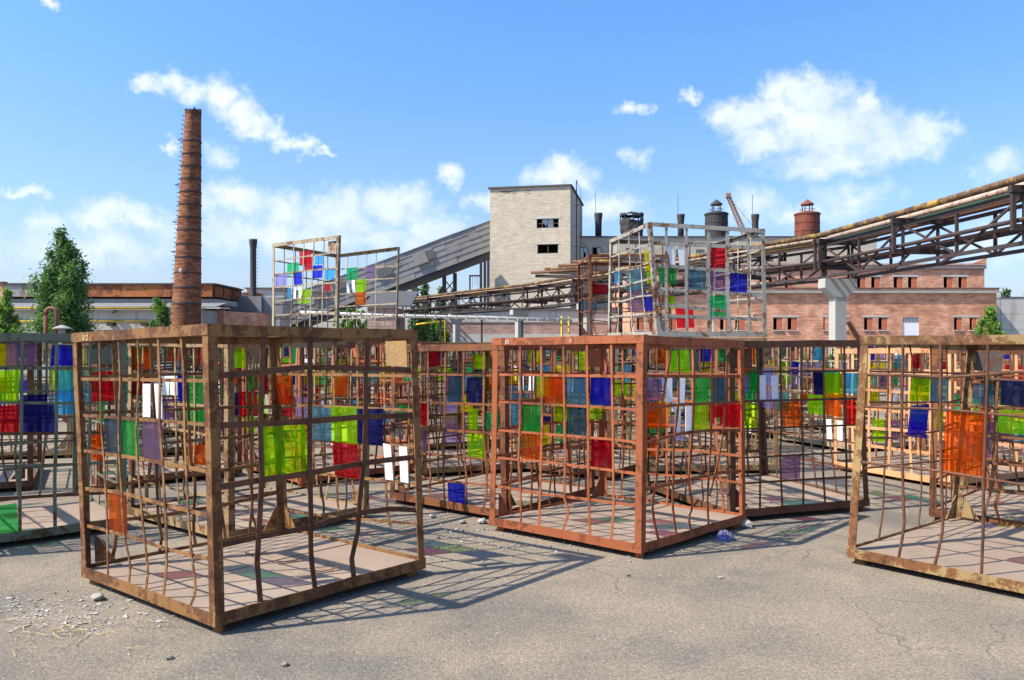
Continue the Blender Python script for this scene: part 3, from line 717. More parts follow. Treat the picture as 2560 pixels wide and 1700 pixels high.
def random_face(r, rows=(.81, .66, .51, .36, .21), bend=1.0, dens=1.0, ncol=6):
    V = []
    for k in range(1, ncol):
        u = k / ncol + r.uniform(-.012, .012); pts = [(u, .975)]
        off = 0
        for v in (.8, .6, .45, .32, .2, .1):
            off += r.uniform(-.010, .010) * bend * (1.9 if v < .4 else .6); pts.append((u + off, v))
        pts.append((u + off + r.uniform(-.02, .02) * bend, .03)); V.append(pts)
    Hh = []
    for v in rows:
        a = r.uniform(-.012, .012)
        if v < .3 and r.random() < .15: continue
        Hh.append([(.02, v + a), (.35, v + r.uniform(-.014, .014) * bend), (.66, v + r.uniform(-.014, .014) * bend), (.98, v + r.uniform(-.012, .012))])
    P = []
    lv = [.96, .81, .66, .51, .36, .21]
    for i, pr in enumerate((.08, .34, .34, .20, .05)):
        for k in range(ncol):
            if r.random() < pr * dens:
                c = r.choice(PALETTE); u0 = k / ncol + .012; u1 = (k + 1) / ncol - .012; v1 = lv[i] - .012; v0 = lv[i + 1] + .012
                if c == 'white':
                    w = (u1 - u0) / 3.1
                    P.append((u0, v0, u0 + w, v1, 'white')); P.append((u1 - w, v0, u1, v1, 'white'))
                else: P.append((u0, v0, u1, v1, c))
    return dict(V=V, H=Hh, P=P)


def build_cage(b, t, col, label, faces, seed, group='steel cages hung with coloured acrylic panes', lod=0, missing=(), barw=None, round_faces=(), dens=1.0, bend=1.0, feet=True, gus=None, plates=None, floor=True, ncol=6, barmat=None, skip=()):
    r = random.Random(seed)
    b = [Vector(p) for p in b]; t = [Vector(p) for p in t]
    root_p = sum(b, Vector()) / 4; root_p.z = min(p.z for p in b) - (.05 if feet else 0)
    root = empty('cage', root_p, label, 'cage', group)
    b = [p - root_p for p in b]; t = [p - root_p for p in t]
    mat = 'steel_' + col
    UP = Vector((0, 0, 1))
    E = [(b[(i + 1) % 4] - b[i]).normalized() for i in range(4)]
    NRM = [Vector((e.y, -e.x, 0)).normalized() for e in E]
    seg = 5 if lod == 0 else 2
    wp = .06
    for i in range(4):                                               # angle-iron corner posts
        a, c = E[i], -E[i - 1]
        ins = (a + c) * .004
        prof = [(0, 0), (wp, 0), (wp, .008), (.008, .008), (.008, wp), (0, wp)]
        p0, p1 = b[i] + ins + UP * .0095, t[i] + ins - UP * .0125
        path = []
        for k in range(seg + 1):
            f = k / seg; j = 0 if k in (0, seg) else .003
            path.append(p0.lerp(p1, f) + Vector((r.uniform(-j, j), r.uniform(-j, j), 0)))
        MB().sweep(prof, path, a, c).build('post', mat, root)
    for i in range(4):                                               # angle-iron rails
        j = (i + 1) % 4; dz = .003 if i % 2 else 0.0; ex = .003 if i % 2 else 0.0
        n = NRM[i]
        for top in (0, 1):
            if top and i in missing: continue
            p, q = (t[i], t[j]) if top else (b[i], b[j])
            d = (q - p).normalized(); p = p + d * ex - UP * dz * (1 if top else -1); q = q - d * ex - UP * dz * (1 if top else -1)
            if top: prof = [(0, 0), (-.07, 0), (-.07, -.008), (-.008, -.008), (-.008, -.066), (0, -.066)]
            else: prof = [(0, 0), (0, .074), (-.008, .074), (-.008, .008), (-.07, .008), (-.07, 0)]
            path = []
            for k in range(seg + 1):
                f = k / seg; jj = 0 if k in (0, seg) else .004
                path.append(p.lerp(q, f) + n * r.uniform(-jj, 0) + UP * r.uniform(-jj, jj))
            MB().sweep(prof, path, n, UP).build('top_rail' if top else 'bottom_rail', mat, root)
    if floor:
        ctr = sum(b, Vector()) / 4; inn = []
        for i in range(4):
            inn.append(b[i] + (E[i] - E[i - 1]) * .013)
        parts = [(0.0, 1.0)] if lod else [(0.0, .497), (.503, 1.0)]          # near floors: two plates with an open seam
        for (f0, f1) in parts:
            q = [inn[0].lerp(inn[1], f0), inn[0].lerp(inn[1], f1), inn[3].lerp(inn[2], f1), inn[3].lerp(inn[2], f0)]
            vs = [tuple(p + UP * .012) for p in q] + [tuple(p + UP * (.055 + r.uniform(-.005, .005))) for p in q]
            link('floor_plate', vs, [(3, 2, 1, 0), (4, 5, 6, 7), (0, 1, 5, 4), (1, 2, 6, 5), (2, 3, 7, 6), (3, 0, 4, 7)], 'cage_floor', root)
    if feet:
        for i in range(4):
            c = b[i] + (E[i] - E[i - 1]) * .07
            MB().box(c.x - .03, c.x + .03, c.y - .03, c.y + .03, 0.0, c.z + .004).build('foot', mat, root)

    def fp(i, u, v, off=0.0):
        j = (i + 1) % 4
        p = b[i].lerp(b[j], u).lerp(t[i].lerp(t[j], u), v); return p + NRM[i] * off

    for i in range(4):
        if i in skip: continue
        src = faces.get(i)
        rf = random_face(r, bend=bend, dens=dens, ncol=ncol)
        if src is None: src = rf
        else: src = dict(V=src.get('V') or rf['V'], H=src.get('H') or rf['H'], P=src.get('P', []) if src.get('P') else rf['P'])
        n = NRM[i]; e = E[i]
        rnd = i in round_faces
        bw = (barw or {}).get(i, .022 if lod == 0 else .024)
        joined = MB() if lod == 2 else None
        for kind, lst in (('V', src['V']), ('H', src['H'])):
            for pl in lst:
                pl = [tuple(p) for p in pl]
                if kind == 'V':
                    if pl[0][1] > .9: pl[0] = (pl[0][0], .977)
                    if pl[-1][1] < .075: pl[-1] = (pl[-1][0], .030)
                else:
                    if pl[0][0] < .075: pl[0] = (.018, pl[0][1])
                    if pl[-1][0] > .93: pl[-1] = (.982, pl[-1][1])
                    if pl[0][0] > .93: pl[0] = (.982, pl[0][1])
                    if pl[-1][0] < .075: pl[-1] = (.018, pl[-1][1])
                pl = catmull(pl, (3 if r.random() < .45 else 1) if lod == 0 else 1)
                off = (-.0145 if kind == 'V' else -.0225)
                path = []
                for (u, v) in pl:
                    wob = 0 if (v > .9 or v < .05) else r.uniform(-.002, .002)
                    path.append(fp(i, u, v, off + wob))
                m = joined if joined is not None else MB()
                w = bw * r.uniform(.88, 1.12)
                if rnd:
                    m.tube(path, w * .42, 7)
                else:
                    ax = e if kind == 'V' else UP
                    if kind == 'V': m.sweep([(-w / 2, -.003), (w / 2, -.003), (w / 2, .003), (-w / 2, .003)], path, ax, n)
                    else: m.sweep([(-w / 2, -.003), (w / 2, -.003), (w / 2, .003), (-w / 2, .003)], path, ax, n)
                if joined is None: m.build('bar', (barmat.get(i, mat) if isinstance(barmat, dict) else barmat) if barmat else mat if r.random() < .8 or lod else 'steel_rust2' if col not in ('terra', 'white', 'salmon') else mat, root)
        if joined is not None and joined.v:
            o = joined.build('bar_grid', mat, root); o['kind'] = 'stuff'
        for (u0, v0, u1, v1, c) in src['P']:
            sk = r.uniform(-.006, .006); th = .0045; oo = -.031
            q = [(u0 + sk, v0 + r.uniform(-.004, .004)), (u1 + sk, v0 + r.uniform(-.004, .004)), (u1 - sk, v1 + r.uniform(-.004, .004)), (u0 - sk, v1 + r.uniform(-.004, .004))]
            vs = [tuple(fp(i, u, v, oo)) for u, v in q] + [tuple(fp(i, u, v, oo - th)) for u, v in q]
            link('white_strip' if c == 'white' else 'pane', vs, [(0, 1, 2, 3), (7, 6, 5, 4), (1, 0, 4, 5), (2, 1, 5, 6), (3, 2, 6, 7), (0, 3, 7, 4)], 'acrylic_' + c, root)
    # corner gussets and plates
    gus = gus if gus is not None else [(k, r.random() < .5) for k in range(4) if r.random() < .6]
    for (i, start) in gus:
        s = 0.05 if start else .95; d = .085 if start else -.085
        vs = [fp(i, s, .052, -.040), fp(i, s + d, .052, -.040), fp(i, s, .17, -.040)]
        vs = [tuple(p) for p in vs] + [tuple(p - NRM[i] * .008) for p in vs]
        link('gusset', vs, [(0, 1, 2), (5, 4, 3), (0, 3, 4, 1), (1, 4, 5, 2), (2, 5, 3, 0)], mat, root)
    plates = plates if plates is not None else [(r.randrange(4), r.random() < .5, mat)]
    for (i, start, pm) in plates:
        u0, u1 = (.045, .175) if start else (.825, .955)
        q = [(u0, .845), (u1, .85), (u1, .955), (u0, .955)]
        vs = [tuple(fp(i, u, v, -.041)) for u, v in q] + [tuple(fp(i, u, v, -.048)) for u, v in q]
        link('corner_plate', vs, [(0, 1, 2, 3), (7, 6, 5, 4), (1, 0, 4, 5), (2, 1, 5, 6), (3, 2, 6, 7), (0, 3, 7, 4)], pm, root)
    root['_'] = 0; del root['_']
    return root, fp, NRM, E, UP


def paint_number(root, fp, nrm, e, i, u, v, s, size, mat, off=.0035):
    me = text_mesh(s, size); me.materials.append(MATS[mat])
    o = bpy.data.objects.new('painted_number', me); COL.objects.link(o); o.parent = root
    p = fp(i, u, v, off); x = e[i]; z = Vector((0, 0, 1)); n = nrm[i]
    M = Matrix((x, z, n)).transposed().to_4x4(); M.translation = p; o.matrix_local = M


def C(key, label, seed, **kw):
    d = CAGES[key]
    return build_cage(d['b'], d['t'], d['col'], label, d['faces'], seed, missing=d['missing'], **kw)


A = C('A', 'nearest brown rusty cage at left with a big lime pane on its shaded side', 1, barw={0: .021, 1: .036, 2: .021, 3: .024}, dens=0.0, barmat={1: 'steel_rust2'}, gus=[(3, False), (2, False), (3, True)], plates=[(2, True, 'plate_ochre')])  # face 1 bars: darker rusty steel, with that side's shade put into the colour
paint_number(A[0], A[1], A[2], A[3], 0, .10, .968, '312', .055, 'number_paint')
B = C('B', 'terracotta painted cage in the middle with orange, teal and dark red panes', 2, barw={0: .021, 1: .026}, dens=.3, gus=[(3, False), (3, True)], plates=[(3, True, 'steel_terra')])
paint_number(B[0], B[1], B[2], B[3], 0, .10, .968, '05', .05, 'number_white')
paint_number(B[0], B[1], B[2], B[3], 0, .55, .968, '0', .045, 'number_white')
C('C', 'grey-green cage cut by the left edge with purple, lime and navy panes', 3, barw={0: .026}, plates=[(0, False, 'steel_green')], bend=.6)
C('D', 'ochre cage at the right edge with round bars and one large orange pane', 4, barw={0: .025, 3: .018}, barmat='steel_rust2', dens=.5, round_faces=(0, 3), gus=[(2, False), (3, True)], plates=[(2, False, 'steel_dark')])
E_ = C('E', 'tan cage right behind the nearest brown cage', 5, bend=1.5)
paint_number(E_[0], E_[1], E_[2], E_[3], 0, .55, .968, 'S11', .05, 'steel_dark')
C('G', 'rust-red cage with a low blue pane, left behind the terracotta cage', 6, barw={0: .022}, gus=[(0, True), (1, True)])
C('H', 'dark rusty cage with white strips and orange panes, right behind the terracotta cage', 7, barw={0: .02}, gus=[(0, True)])
C('I', 'pale salmon painted cage with light flat bars, behind the ochre cage', 8, barw={0: .036, 1: .036, 2: .036, 3: .036}, bend=.5)
C('J', 'rust-brown cage standing directly behind the ochre cage at the right edge', 9, barw={0: .034, 1: .03})
K = C('K', 'cream cage with one top rail missing, stacked high above the brown cage at left', 10, feet=False, floor=False, lod=1, dens=0.0, skip=(1,), gus=[], plates=[(0, False, 'steel_cream')])
paint_number(K[0], K[1], K[2], K[3], 0, .80, .965, '453', .07, 'number_white')
C('M', 'white-grey cage of wide flat bars stacked on another, high above the terracotta cage', 11, feet=False, floor=False, lod=1, dens=.15, ncol=4, barw={0: .05, 1: .028, 2: .026, 3: .027}, gus=[(0, True)], plates=[(3, True, 'steel_white')])


def under(key, col, label, seed, **kw):
    bb = CAGES[key]['b']
    build_cage([(p[0], p[1], .05) for p in bb], [(p[0], p[1], 1.805) for p in bb], col, label, {}, seed, lod=1, **kw)


under('K', 'rust2', 'dark cage that carries the stacked cream cage', 20)
under('M', 'tan', 'tan cage that carries the stacked white-grey cage', 21)


def sq(x, y, yaw, S=1.7, z0=.05, h=1.72, lean=0.0):
    c, s = math.cos(R(yaw)), math.sin(R(yaw)); k = S / 2
    pts = [(-k, -k), (k, -k), (k, k), (-k, k)]
    b = [(x + px * c - py * s, y + px * s + py * c, z0) for px, py in pts]
    return b, [(p[0] + lean, p[1] - lean * .5, z0 + h) for p in b]


for (x, y, yaw, z0, col, label, lean, sd) in [
    (2.43, 17.15, 3, 1.83, 'rust', 'bent rusty cage stacked behind and left of the white-grey cage', -.03, 31),
    (2.43, 17.15, 3, .05, 'steel_', 'cage under the bent rusty stacked cage', 0, 32),
]:
    bb, tt = sq(x, y, yaw, 1.72, z0, 1.75, lean)
    build_cage(bb, tt, 'rust2' if col == 'steel_' else col, label, {}, sd, lod=1, feet=z0 < 1, floor=z0 < 1, bend=2.2 if z0 > 1 else 1, dens=.5 if z0 > 1 else 1, ncol=4 if z0 > 1 else 6)

FILL = [
    (2.60, 11.15, 4, 'tan', 'tan cage with a bare floor, third in line behind the terracotta cage'),
    (4.75, 15.1, -8, 'rust', 'rusty cage standing right of the tan cage that carries the white-grey one'),
    (-6.75, 9.5, 28, 'rust2', 'dark rusty cage behind the grey-green cage, cut by the left edge'),
    (-4.65, 10.3, 36, 'rust', 'rust-brown cage behind the gap between grey-green and tan cages'),
    (-2.45, 10.5, 42, 'terra', 'reddish cage second behind the nearest brown cage'),
    (-.60, 11.1, 18, 'ochre', 'ochre cage behind the rust-red cage, seen between brown and terracotta cages'),
    (1.00, 10.95, -34, 'rust2', 'dark cage turned cornerwise behind the terracotta cage'),
    (-7.6, 12.4, 12, 'tan', 'tan cage in the third row nearest the left edge'),
    (-5.4, 12.9, 40, 'green', 'greenish cage in the third row, left of the stacked cream cage'),
    (-1.25, 13.5, 30, 'rust', 'rust-brown cage in the third row, right of the stacked cream cage'),
    (.75, 13.4, 8, 'cream', 'cream cage left of the tan cage that carries the white-grey one'),
    (5.75, 13.4, 22, 'cream', 'cream cage behind the pale salmon cage'),
    (7.35, 11.6, 35, 'rust', 'rusty cage right of the pale salmon cage, at the right edge'),
    (-6.9, 15.4, 20, 'rust', 'rusty cage in the fourth row nearest the left edge'),
    (-1.05, 16.0, 6, 'ochre', 'ochre cage in the fourth row, left of centre'),
    (.75, 16.2, 24, 'rust2', 'dark cage in the fourth row at centre, left of the bent stacked cage'),
    (6.9, 15.6, 12, 'rust2', 'dark cage in the fourth row right of the cream one'),
    (8.8, 15.0, 30, 'salmon', 'faded orange cage in the fourth row nearest the right edge'),
    (-9.2, 18.1, 15, 'rust', 'rusty cage in the fifth row nearest the left edge'),
    (-5.4, 18.2, 33, 'tan', 'tan cage in the fifth row behind the stacked cream cage'),
    (-2.7, 18.7, 10, 'rust2', 'dark cage in the fifth row behind the ochre one, left of centre'),
    (-.2, 19.0, 38, 'rust', 'rusty cage in the fifth row at the picture centre'),
    (4.9, 18.5, 14, 'tan', 'tan cage in the fifth row, right behind the bent stacked cage'),
    (10.3, 18.4, 28, 'rust', 'rusty cage in the fifth row nearest the right edge'),
    (-7.3, 21.4, 22, 'cream', 'cream cage in the last row farthest left'),
    (-4.0, 21.8, 8, 'rust', 'rusty cage in the last row, second from the left'),
    (-1.3, 22.3, 30, 'green', 'greenish cage in the last row left of centre'),
    (1.2, 22.0, 16, 'rust2', 'dark cage in the last row right of centre'),
    (3.6, 22.5, 36, 'ochre', 'ochre cage in the last row behind the white-grey stack'),
    (11.6, 21.5, 20, 'cream', 'cream cage in the last row farthest right'),
]
for k, (x, y, yaw, col, label) in enumerate(FILL):
    bb, tt = sq(x, y, yaw, random.Random(k).uniform(1.66, 1.74), .05, random.Random(k + 50).uniform(1.66, 1.74), random.Random(k + 9).uniform(-.03, .03))
    build_cage(bb, tt, col, label, {}, 100 + k, lod=1 if y < 14.5 else 2, bend=1.3, dens=.95)


# slivers of sheet metal on the brown cage's floor, litter on the ground
for (x, y, a, ln, lb) in [(640, 1386, .3, .16, 'thin rusty sliver on the brown cage floor, farthest of three'), (725, 1404, .55, .2, 'curled rusty sliver on the brown cage floor, middle of three'), (815, 1428, .6, .18, 'thin rusty sliver on the brown cage floor, nearest of three')]:
    d = (EYE - .11) * 1960.4 / (y - 862); cx, cy = (x - 1280) / 1960.4 * d, d
    path = [(cx + math.cos(a) * ln * (k / 4 - .5), cy + math.sin(a) * ln * (k / 4 - .5), .112 + (.018 if k in (0, 4) else .004)) for k in range(5)]
    tag(MB().sweep([(-.012, -.0015), (.012, -.0015), (.012, .0015), (-.012, .0015)], path, Vector((-math.sin(a), math.cos(a), 0)), Vector((0, 0, 1))).build('metal_sliver', 'steel_rust2'), lb, 'scrap', 'slivers on the cage floor')


def crumple(name, x, y, z, s, mat, label, cat, seed, flat=.45):
    rg = np.random.default_rng(seed); n = 22; vs = []; fs = []
    for i in range(n):
        for j in range(n):
            u, v = i / (n - 1) - .5, j / (n - 1) - .5; k = max(0, 1 - (abs(u) * 2) ** 3) * max(0, 1 - (abs(v) * 2) ** 3)
            vs.append((u * s * (1 + rg.normal(0, .05)), v * s * .7 * (1 + rg.normal(0, .05)), s * flat * k * (.35 + .65 * rg.random()) + .004))
    fs = [(i * n + j, (i + 1) * n + j, (i + 1) * n + j + 1, i * n + j + 1) for i in range(n - 1) for j in range(n - 1)]
    o = link(name, vs, fs, mat, loc=(x, y, z)); o.rotation_euler = (0, 0, seed); tag(o, label, cat)


crumple('plastic_net', *gpt(1812, 1346), 0, .17, 'net_blue', 'crumpled violet-blue plastic net beside the terracotta cage', 'litter', 2)

# ---------------------------------------------------------------- buildings
def wall(name, parent, x, y, z, w, h, mat, holes=(), rz=0.0, depth=.3, thick=.3):
    """a wall standing in its own plane (local X along, Z up, front faces -Y) with real openings"""
    xs = sorted({0.0, w} | {a for hh in holes for a in (hh[0], hh[2])}); zs = sorted({0.0, h} | {a for hh in holes for a in (hh[1], hh[3])})
    mb = MB()
    for i in range(len(xs) - 1):
        for k in range(len(zs) - 1):
            cx, cz = (xs[i] + xs[i + 1]) / 2, (zs[k] + zs[k + 1]) / 2
            if any(a < cx < c and b < cz < d for a, b, c, d in holes): continue
            mb.add([(xs[i], 0, zs[k]), (xs[i + 1], 0, zs[k]), (xs[i + 1], 0, zs[k + 1]), (xs[i], 0, zs[k + 1])], [(0, 1, 2, 3)])
            mb.add([(xs[i], thick, zs[k]), (xs[i + 1], thick, zs[k]), (xs[i + 1], thick, zs[k + 1]), (xs[i], thick, zs[k + 1])], [(3, 2, 1, 0)])
    for a, b, c, d in holes:
        q = [(a, b), (c, b), (c, d), (a, d)]
        for k in range(4):
            (p0, p1), (q0, q1) = q[k], q[(k + 1) % 4]
            mb.add([(p0, 0, p1), (q0, 0, q1), (q0, thick, q1), (p0, thick, p1)], [(0, 1, 2, 3)])
    q = [(0, 0), (w, 0), (w, h), (0, h)]
    for k in range(4):
        (p0, p1), (q0, q1) = q[k], q[(k + 1) % 4]
        mb.add([(p0, 0, p1), (p0, thick, p1), (q0, thick, q1), (q0, 0, q1)], [(0, 1, 2, 3)])
    o = mb.build(name, mat, parent, loc=(x, y, z)); o.rotation_euler = (0, 0, rz); return o


def window(parent, x, y, z, w, h, style, rz=0.0, seed=0, fmat='frame_dark'):
    """local placement like wall(); frame set back in the opening"""
    r = random.Random(seed); fb = MB(); t = .07
    fb.box(0, w, .10, .17, 0, t); fb.box(0, w, .10, .17, h - t, h); fb.box(0, t, .10, .17, t, h - t); fb.box(w - t, w, .10, .17, t, h - t)
    n = 4 if style == 'wide' else 2
    for k in range(1, n):
        fb.box(w * k / n - .03, w * k / n + .03, .11, .16, t, h - t)
    if style == 'wide': fb.box(t, w - t, .115, .155, h * .5 - .025, h * .5 + .025)
    f = fb.build('window_frame', fmat, parent, loc=(x, y, z)); f.rotation_euler = (0, 0, rz)
    cells = []
    for k in range(n):
        x0, x1 = w * k / n + .04, w * (k + 1) / n - .04
        cells.append((x0, x1, .05, h - .05))
    for k, (x0, x1, z0, z1) in enumerate(cells):
        if style == 'board':
            if k == 1:
                MB().box(x0 - .12, x1, .045, .085, z0, z1).build('board', 'board_red', f)
            continue
        # broken glass: an irregular remaining piece
        u = r.random()
        if u < .25: continue
        m = []
        zz = [z1] + [z1 - (z1 - z0) * r.uniform(.25, .95) for _ in range(4)]
        vs = [(x0, .135, z1), (x1, .135, z1)]
        for q in range(4): vs.append((x1 - (x1 - x0) * q / 3, .135, z1 - (z1 - z0) * (r.uniform(.3, 1.0) if u < .75 else 1.0)))
        vs2 = vs + [(a, .141, c) for a, b_, c in vs]; nn = len(vs)
        fs = [tuple(range(nn - 1, -1, -1)), tuple(range(nn, 2 * nn))] + [(q, (q + 1) % nn, (q + 1) % nn + nn, q + nn) for q in range(nn)]
        link('glass_pane', vs2, fs, 'window_glass', f)
    return f


# --- pale brick tower
TD = 92.0
TX0 = (1225 - 1280) / 1960.4 * TD; TX1 = (1423 - 1280) / 1960.4 * TD; TH = EYE + (862 - 472) / 1960.4 * TD
tw = TX1 - TX0; trz = R(-11)
tower = empty('brick_tower', (TX0, TD, 0), 'tall windowless-sided pale brick tower with two broken windows', 'tower', rz=trz)


def tz(y): return EYE + (862 - y) / 1960.4 * TD


def txx(x): return (x - 1225) / 1960.4 * TD * 1.0


twl = tw / math.cos(trz)
h1 = (txx(1343), tz(574), txx(1398), tz(551)); h2 = (txx(1345), tz(637), txx(1397), tz(614))
wall('wall', tower, 0, 0, 0, twl, TH, 'brick_white', [h1, h2])
for k, hh in enumerate((h1, h2)):
    window(tower, hh[0], 0, hh[1], hh[2] - hh[0], hh[3] - hh[1], 'wide' if k == 0 else 'two', seed=k + 3, fmat='frame_dark')
    MB().box(hh[0] - .45, hh[2] + .2, -.03, .1, hh[3], hh[3] + .16).build('lintel', 'concrete_pale', tower)
w2 = wall('wall', tower, twl, .31, 0, 13, TH, 'brick_white', rz=R(90)); wall('wall', tower, 0, 13.3, 0, 13, TH, 'brick_white', rz=R(-90)); wall('wall', tower, twl, 13.32, 0, twl, TH, 'brick_white', rz=R(180))
MB().box(-.2, twl + .2, -.2, 13.5, TH, TH + .16).build('roof', 'roof_edge', tower)
MB().box(.3, twl - .3, .4, 13, .02, .12).build('floor_slab', 'wall_dark', tower)
# broken top course
r_ = random.Random(8); mb = MB()
for i in range(40):
    x = r_.uniform(1.2, 4.6); z = TH - .25 - abs(r_.gauss(0, .22)); mb.box(x, x + r_.uniform(.15, .5), -.012, .02, z - .05, z)
o = mb.build('spalled_bricks', 'frame_dark', tower); o['kind'] = 'stuff'
# ladder cage on the right flank
mb = MB(); lx = twl + .55
for yy in (1.2, 1.7): mb.beam((lx, yy, 4), (lx, yy, TH + .9), .06)
z = 4.2
while z < TH + .8:
    mb.beam((lx, 1.2, z), (lx, 1.7, z), .035); z += .4
for z in np.arange(6, TH, 2.4):
    mb.beam((twl, 1.45, z), (lx + .5, 1.45, z), .04); mb.beam((lx + .5, 1.2, z), (lx + .5, 1.7, z), .04)
mb.beam((lx + .5, 1.45, 6), (lx + .5, 1.45, TH - .3), .05); mb.beam((lx + .5, 1.45, TH - .3), (lx, 1.45, TH + .9), .05)
mb.build('ladder', 'truss_steel', tower)

# --- long pale brick hall behind with roof drums
HD = 100.0
hx = lambda x: (x - 1280) / 1960.4 * HD
hz = lambda y: EYE + (862 - y) / 1960.4 * HD
X0, X1 = hx(1400), hx(2192)
hall = empty('brick_hall', (X0, HD, 0), 'long pale brick hall behind the tower carrying dark stacks on its roof', 'building')
HH = hz(593)
hl = []
for (a, c, t_, b_) in [(1449, 1470, 618, 645), (1481, 1504, 618, 645), (1565, 1576, 620, 646), (1586, 1602, 622, 648), (1690, 1710, 624, 650), (1740, 1762, 624, 650), (1915, 1935, 628, 654), (1950, 1968, 628, 654), (2065, 2088, 640, 664), (2132, 2152, 640, 664)]:
    hl.append((hx(a) - X0, hz(b_), hx(c) - X0, hz(t_)))
wall('wall', hall, 0, 0, 0, X1 - X0, HH, 'brick_white', hl)
for k, q in enumerate(hl): window(hall, q[0], 0, q[1], q[2] - q[0], q[3] - q[1], 'two', seed=k + 20)
wall('wall', hall, X1 - X0, .31, 0, 14, HH, 'brick_white', rz=R(90)); wall('wall', hall, 0, 14.3, 0, 14, HH, 'brick_white', rz=R(-90)); wall('wall', hall, X1 - X0, 14.32, 0, X1 - X0, HH, 'brick_white', rz=R(180))
MB().box(-.15, X1 - X0 + .15, -.15, 14.5, HH, HH + .14).build('roof', 'roof_edge', hall)

FD = 104.0
fx = lambda x: (x - 1280) / 1960.4 * FD
fz = lambda y: EYE + (862 - y) / 1960.4 * FD


def flue(xc, ytop, ybot, rpx, label, rod):
    zb = HH + .14; zt = fz(ytop); r = rpx / 1960.4 * FD
    t = empty('flue_stack', (fx(xc), FD, zb), label, 'chimney', 'flared flue stacks on the hall roof')
    hgt = zt - zb
    MB().lathe([(r * .78, 0), (r * .78, hgt * .5), (r * .82, hgt * .72), (r, hgt * .94), (r, hgt)], 16).build('shaft', 'stack_dark', t, True)
    MB().lathe([(r * 1.05, 0), (r * 1.05, .25)], 16).build('base_ring', 'stack_dark', t)
    MB().beam((-r * .7, 0, hgt * .8), (-r * .7, 0, hgt + rod), .05).build('lightning_rod', 'stack_dark', t)


flue(1496, 533, 592, 10.5, 'flared dark flue stack nearest the pale tower', 2.6)
flue(1702, 536, 592, 10, 'flared dark flue stack between the broken drum and the capped grey drum', 2.6)
flue(1888, 536, 592, 10, 'flared dark flue stack right of the crane boom', 2.6)


def drum(xc, ytop, wpx, mat, label, cap=True, broken=False):
    zb = HH + .14; zt = fz(ytop); r = wpx / 2 / 1960.4 * FD; h = zt - zb
    t = empty('roof_drum', (fx(xc), FD, zb), label, 'ventilation drum', 'vent drums on the hall roof')
    if broken:
        rr = random.Random(4); mb = MB(); n = 26; vs = []; rows = 7
        for k in range(rows):
            f = k / (rows - 1)
            for j in range(n):
                a = 2 * math.pi * j / n; q = r * (.86 + .14 * f) * (1 + rr.uniform(-.07, .05)); vs.append((q * math.cos(a), q * math.sin(a), h * .78 * f + (rr.uniform(-.3, .15) if k == rows - 1 else rr.uniform(-.08, .08))))
        fs = [(k * n + j, k * n + (j + 1) % n, (k + 1) * n + (j + 1) % n, (k + 1) * n + j) for k in range(rows - 1) for j in range(n)]
        mb.add(vs, fs); mb.build('crumpled_shell', 'stack_dark', t)
        cr = MB()
        for j in range(8):
            a = 2 * math.pi * j / 8; cr.beam((r * .92 * math.cos(a), r * .92 * math.sin(a), h * .7), (r * .95 * math.cos(a), r * .95 * math.sin(a), h * .97), .14)
        cr.build('strut_ring', 'stack_dark', t)
        lid = MB(); vs = []; 
        for k, q in enumerate((r * 1.02, r * .98, r * .55)):
            for j in range(18):
                a = 2 * math.pi * j / 18; vs.append((q * math.cos(a) * (1 + rr.uniform(-.05, .05)), q * math.sin(a) * (1 + rr.uniform(-.05, .05)), h * (.9, 1.0, 1.03)[k] + rr.uniform(-.14, .14)))
        fs = [(k * 18 + j, k * 18 + (j + 1) % 18, (k + 1) * 18 + (j + 1) % 18, (k + 1) * 18 + j) for k in range(2) for j in range(18)]
        lid.add(vs, fs); lid.build('torn_lid', 'stack_dark', t)
        return
    MB().lathe([(r, 0), (r, h), (r * 1.06, h), (r * 1.06, h + .18), (r * .9, h + .3), (.05, h + .55)], 22).build('shell', mat, t)
    for zz in (h * .33, h * .66): MB().lathe([(r * 1.012, zz), (r * 1.03, zz + .03), (r * 1.03, zz + .12), (r * 1.012, zz + .15)], 22, cap=False).build('hoop', mat, t)
    if cap:
        for j in range(4):
            a = math.pi / 4 + j * math.pi / 2; MB().beam((r * .42 * math.cos(a), r * .42 * math.sin(a), h + .2), (r * .42 * math.cos(a), r * .42 * math.sin(a), h + 1.4), .1).build('cap_leg', 'stack_dark', t)
        MB().lathe([(r * .55, h + 1.35), (r * .52, h + 1.5), (.06, h + 2.1)], 14).build('cap', mat, t)
    mb = MB()
    for j in range(16):
        a = 2 * math.pi * j / 16; b_ = 2 * math.pi * (j + 1) / 16
        mb.beam((r * .6 * math.cos(a), r * .6 * math.sin(a), h + .75), (r * .6 * math.cos(b_), r * .6 * math.sin(b_), h + .75), .05)
    mb.build('railing', 'stack_dark', t)


drum(1579, 535, 60, 'stack_dark', 'crumpled roof drum with torn open top', broken=True)
drum(1791, 538, 56, 'stack_dark', 'grey-brown roof drum with pointed cap beside the crane boom')
drum(2018, 538, 60, 'tank_rust', 'rust-red roof drum with pointed cap at the far right of the hall')

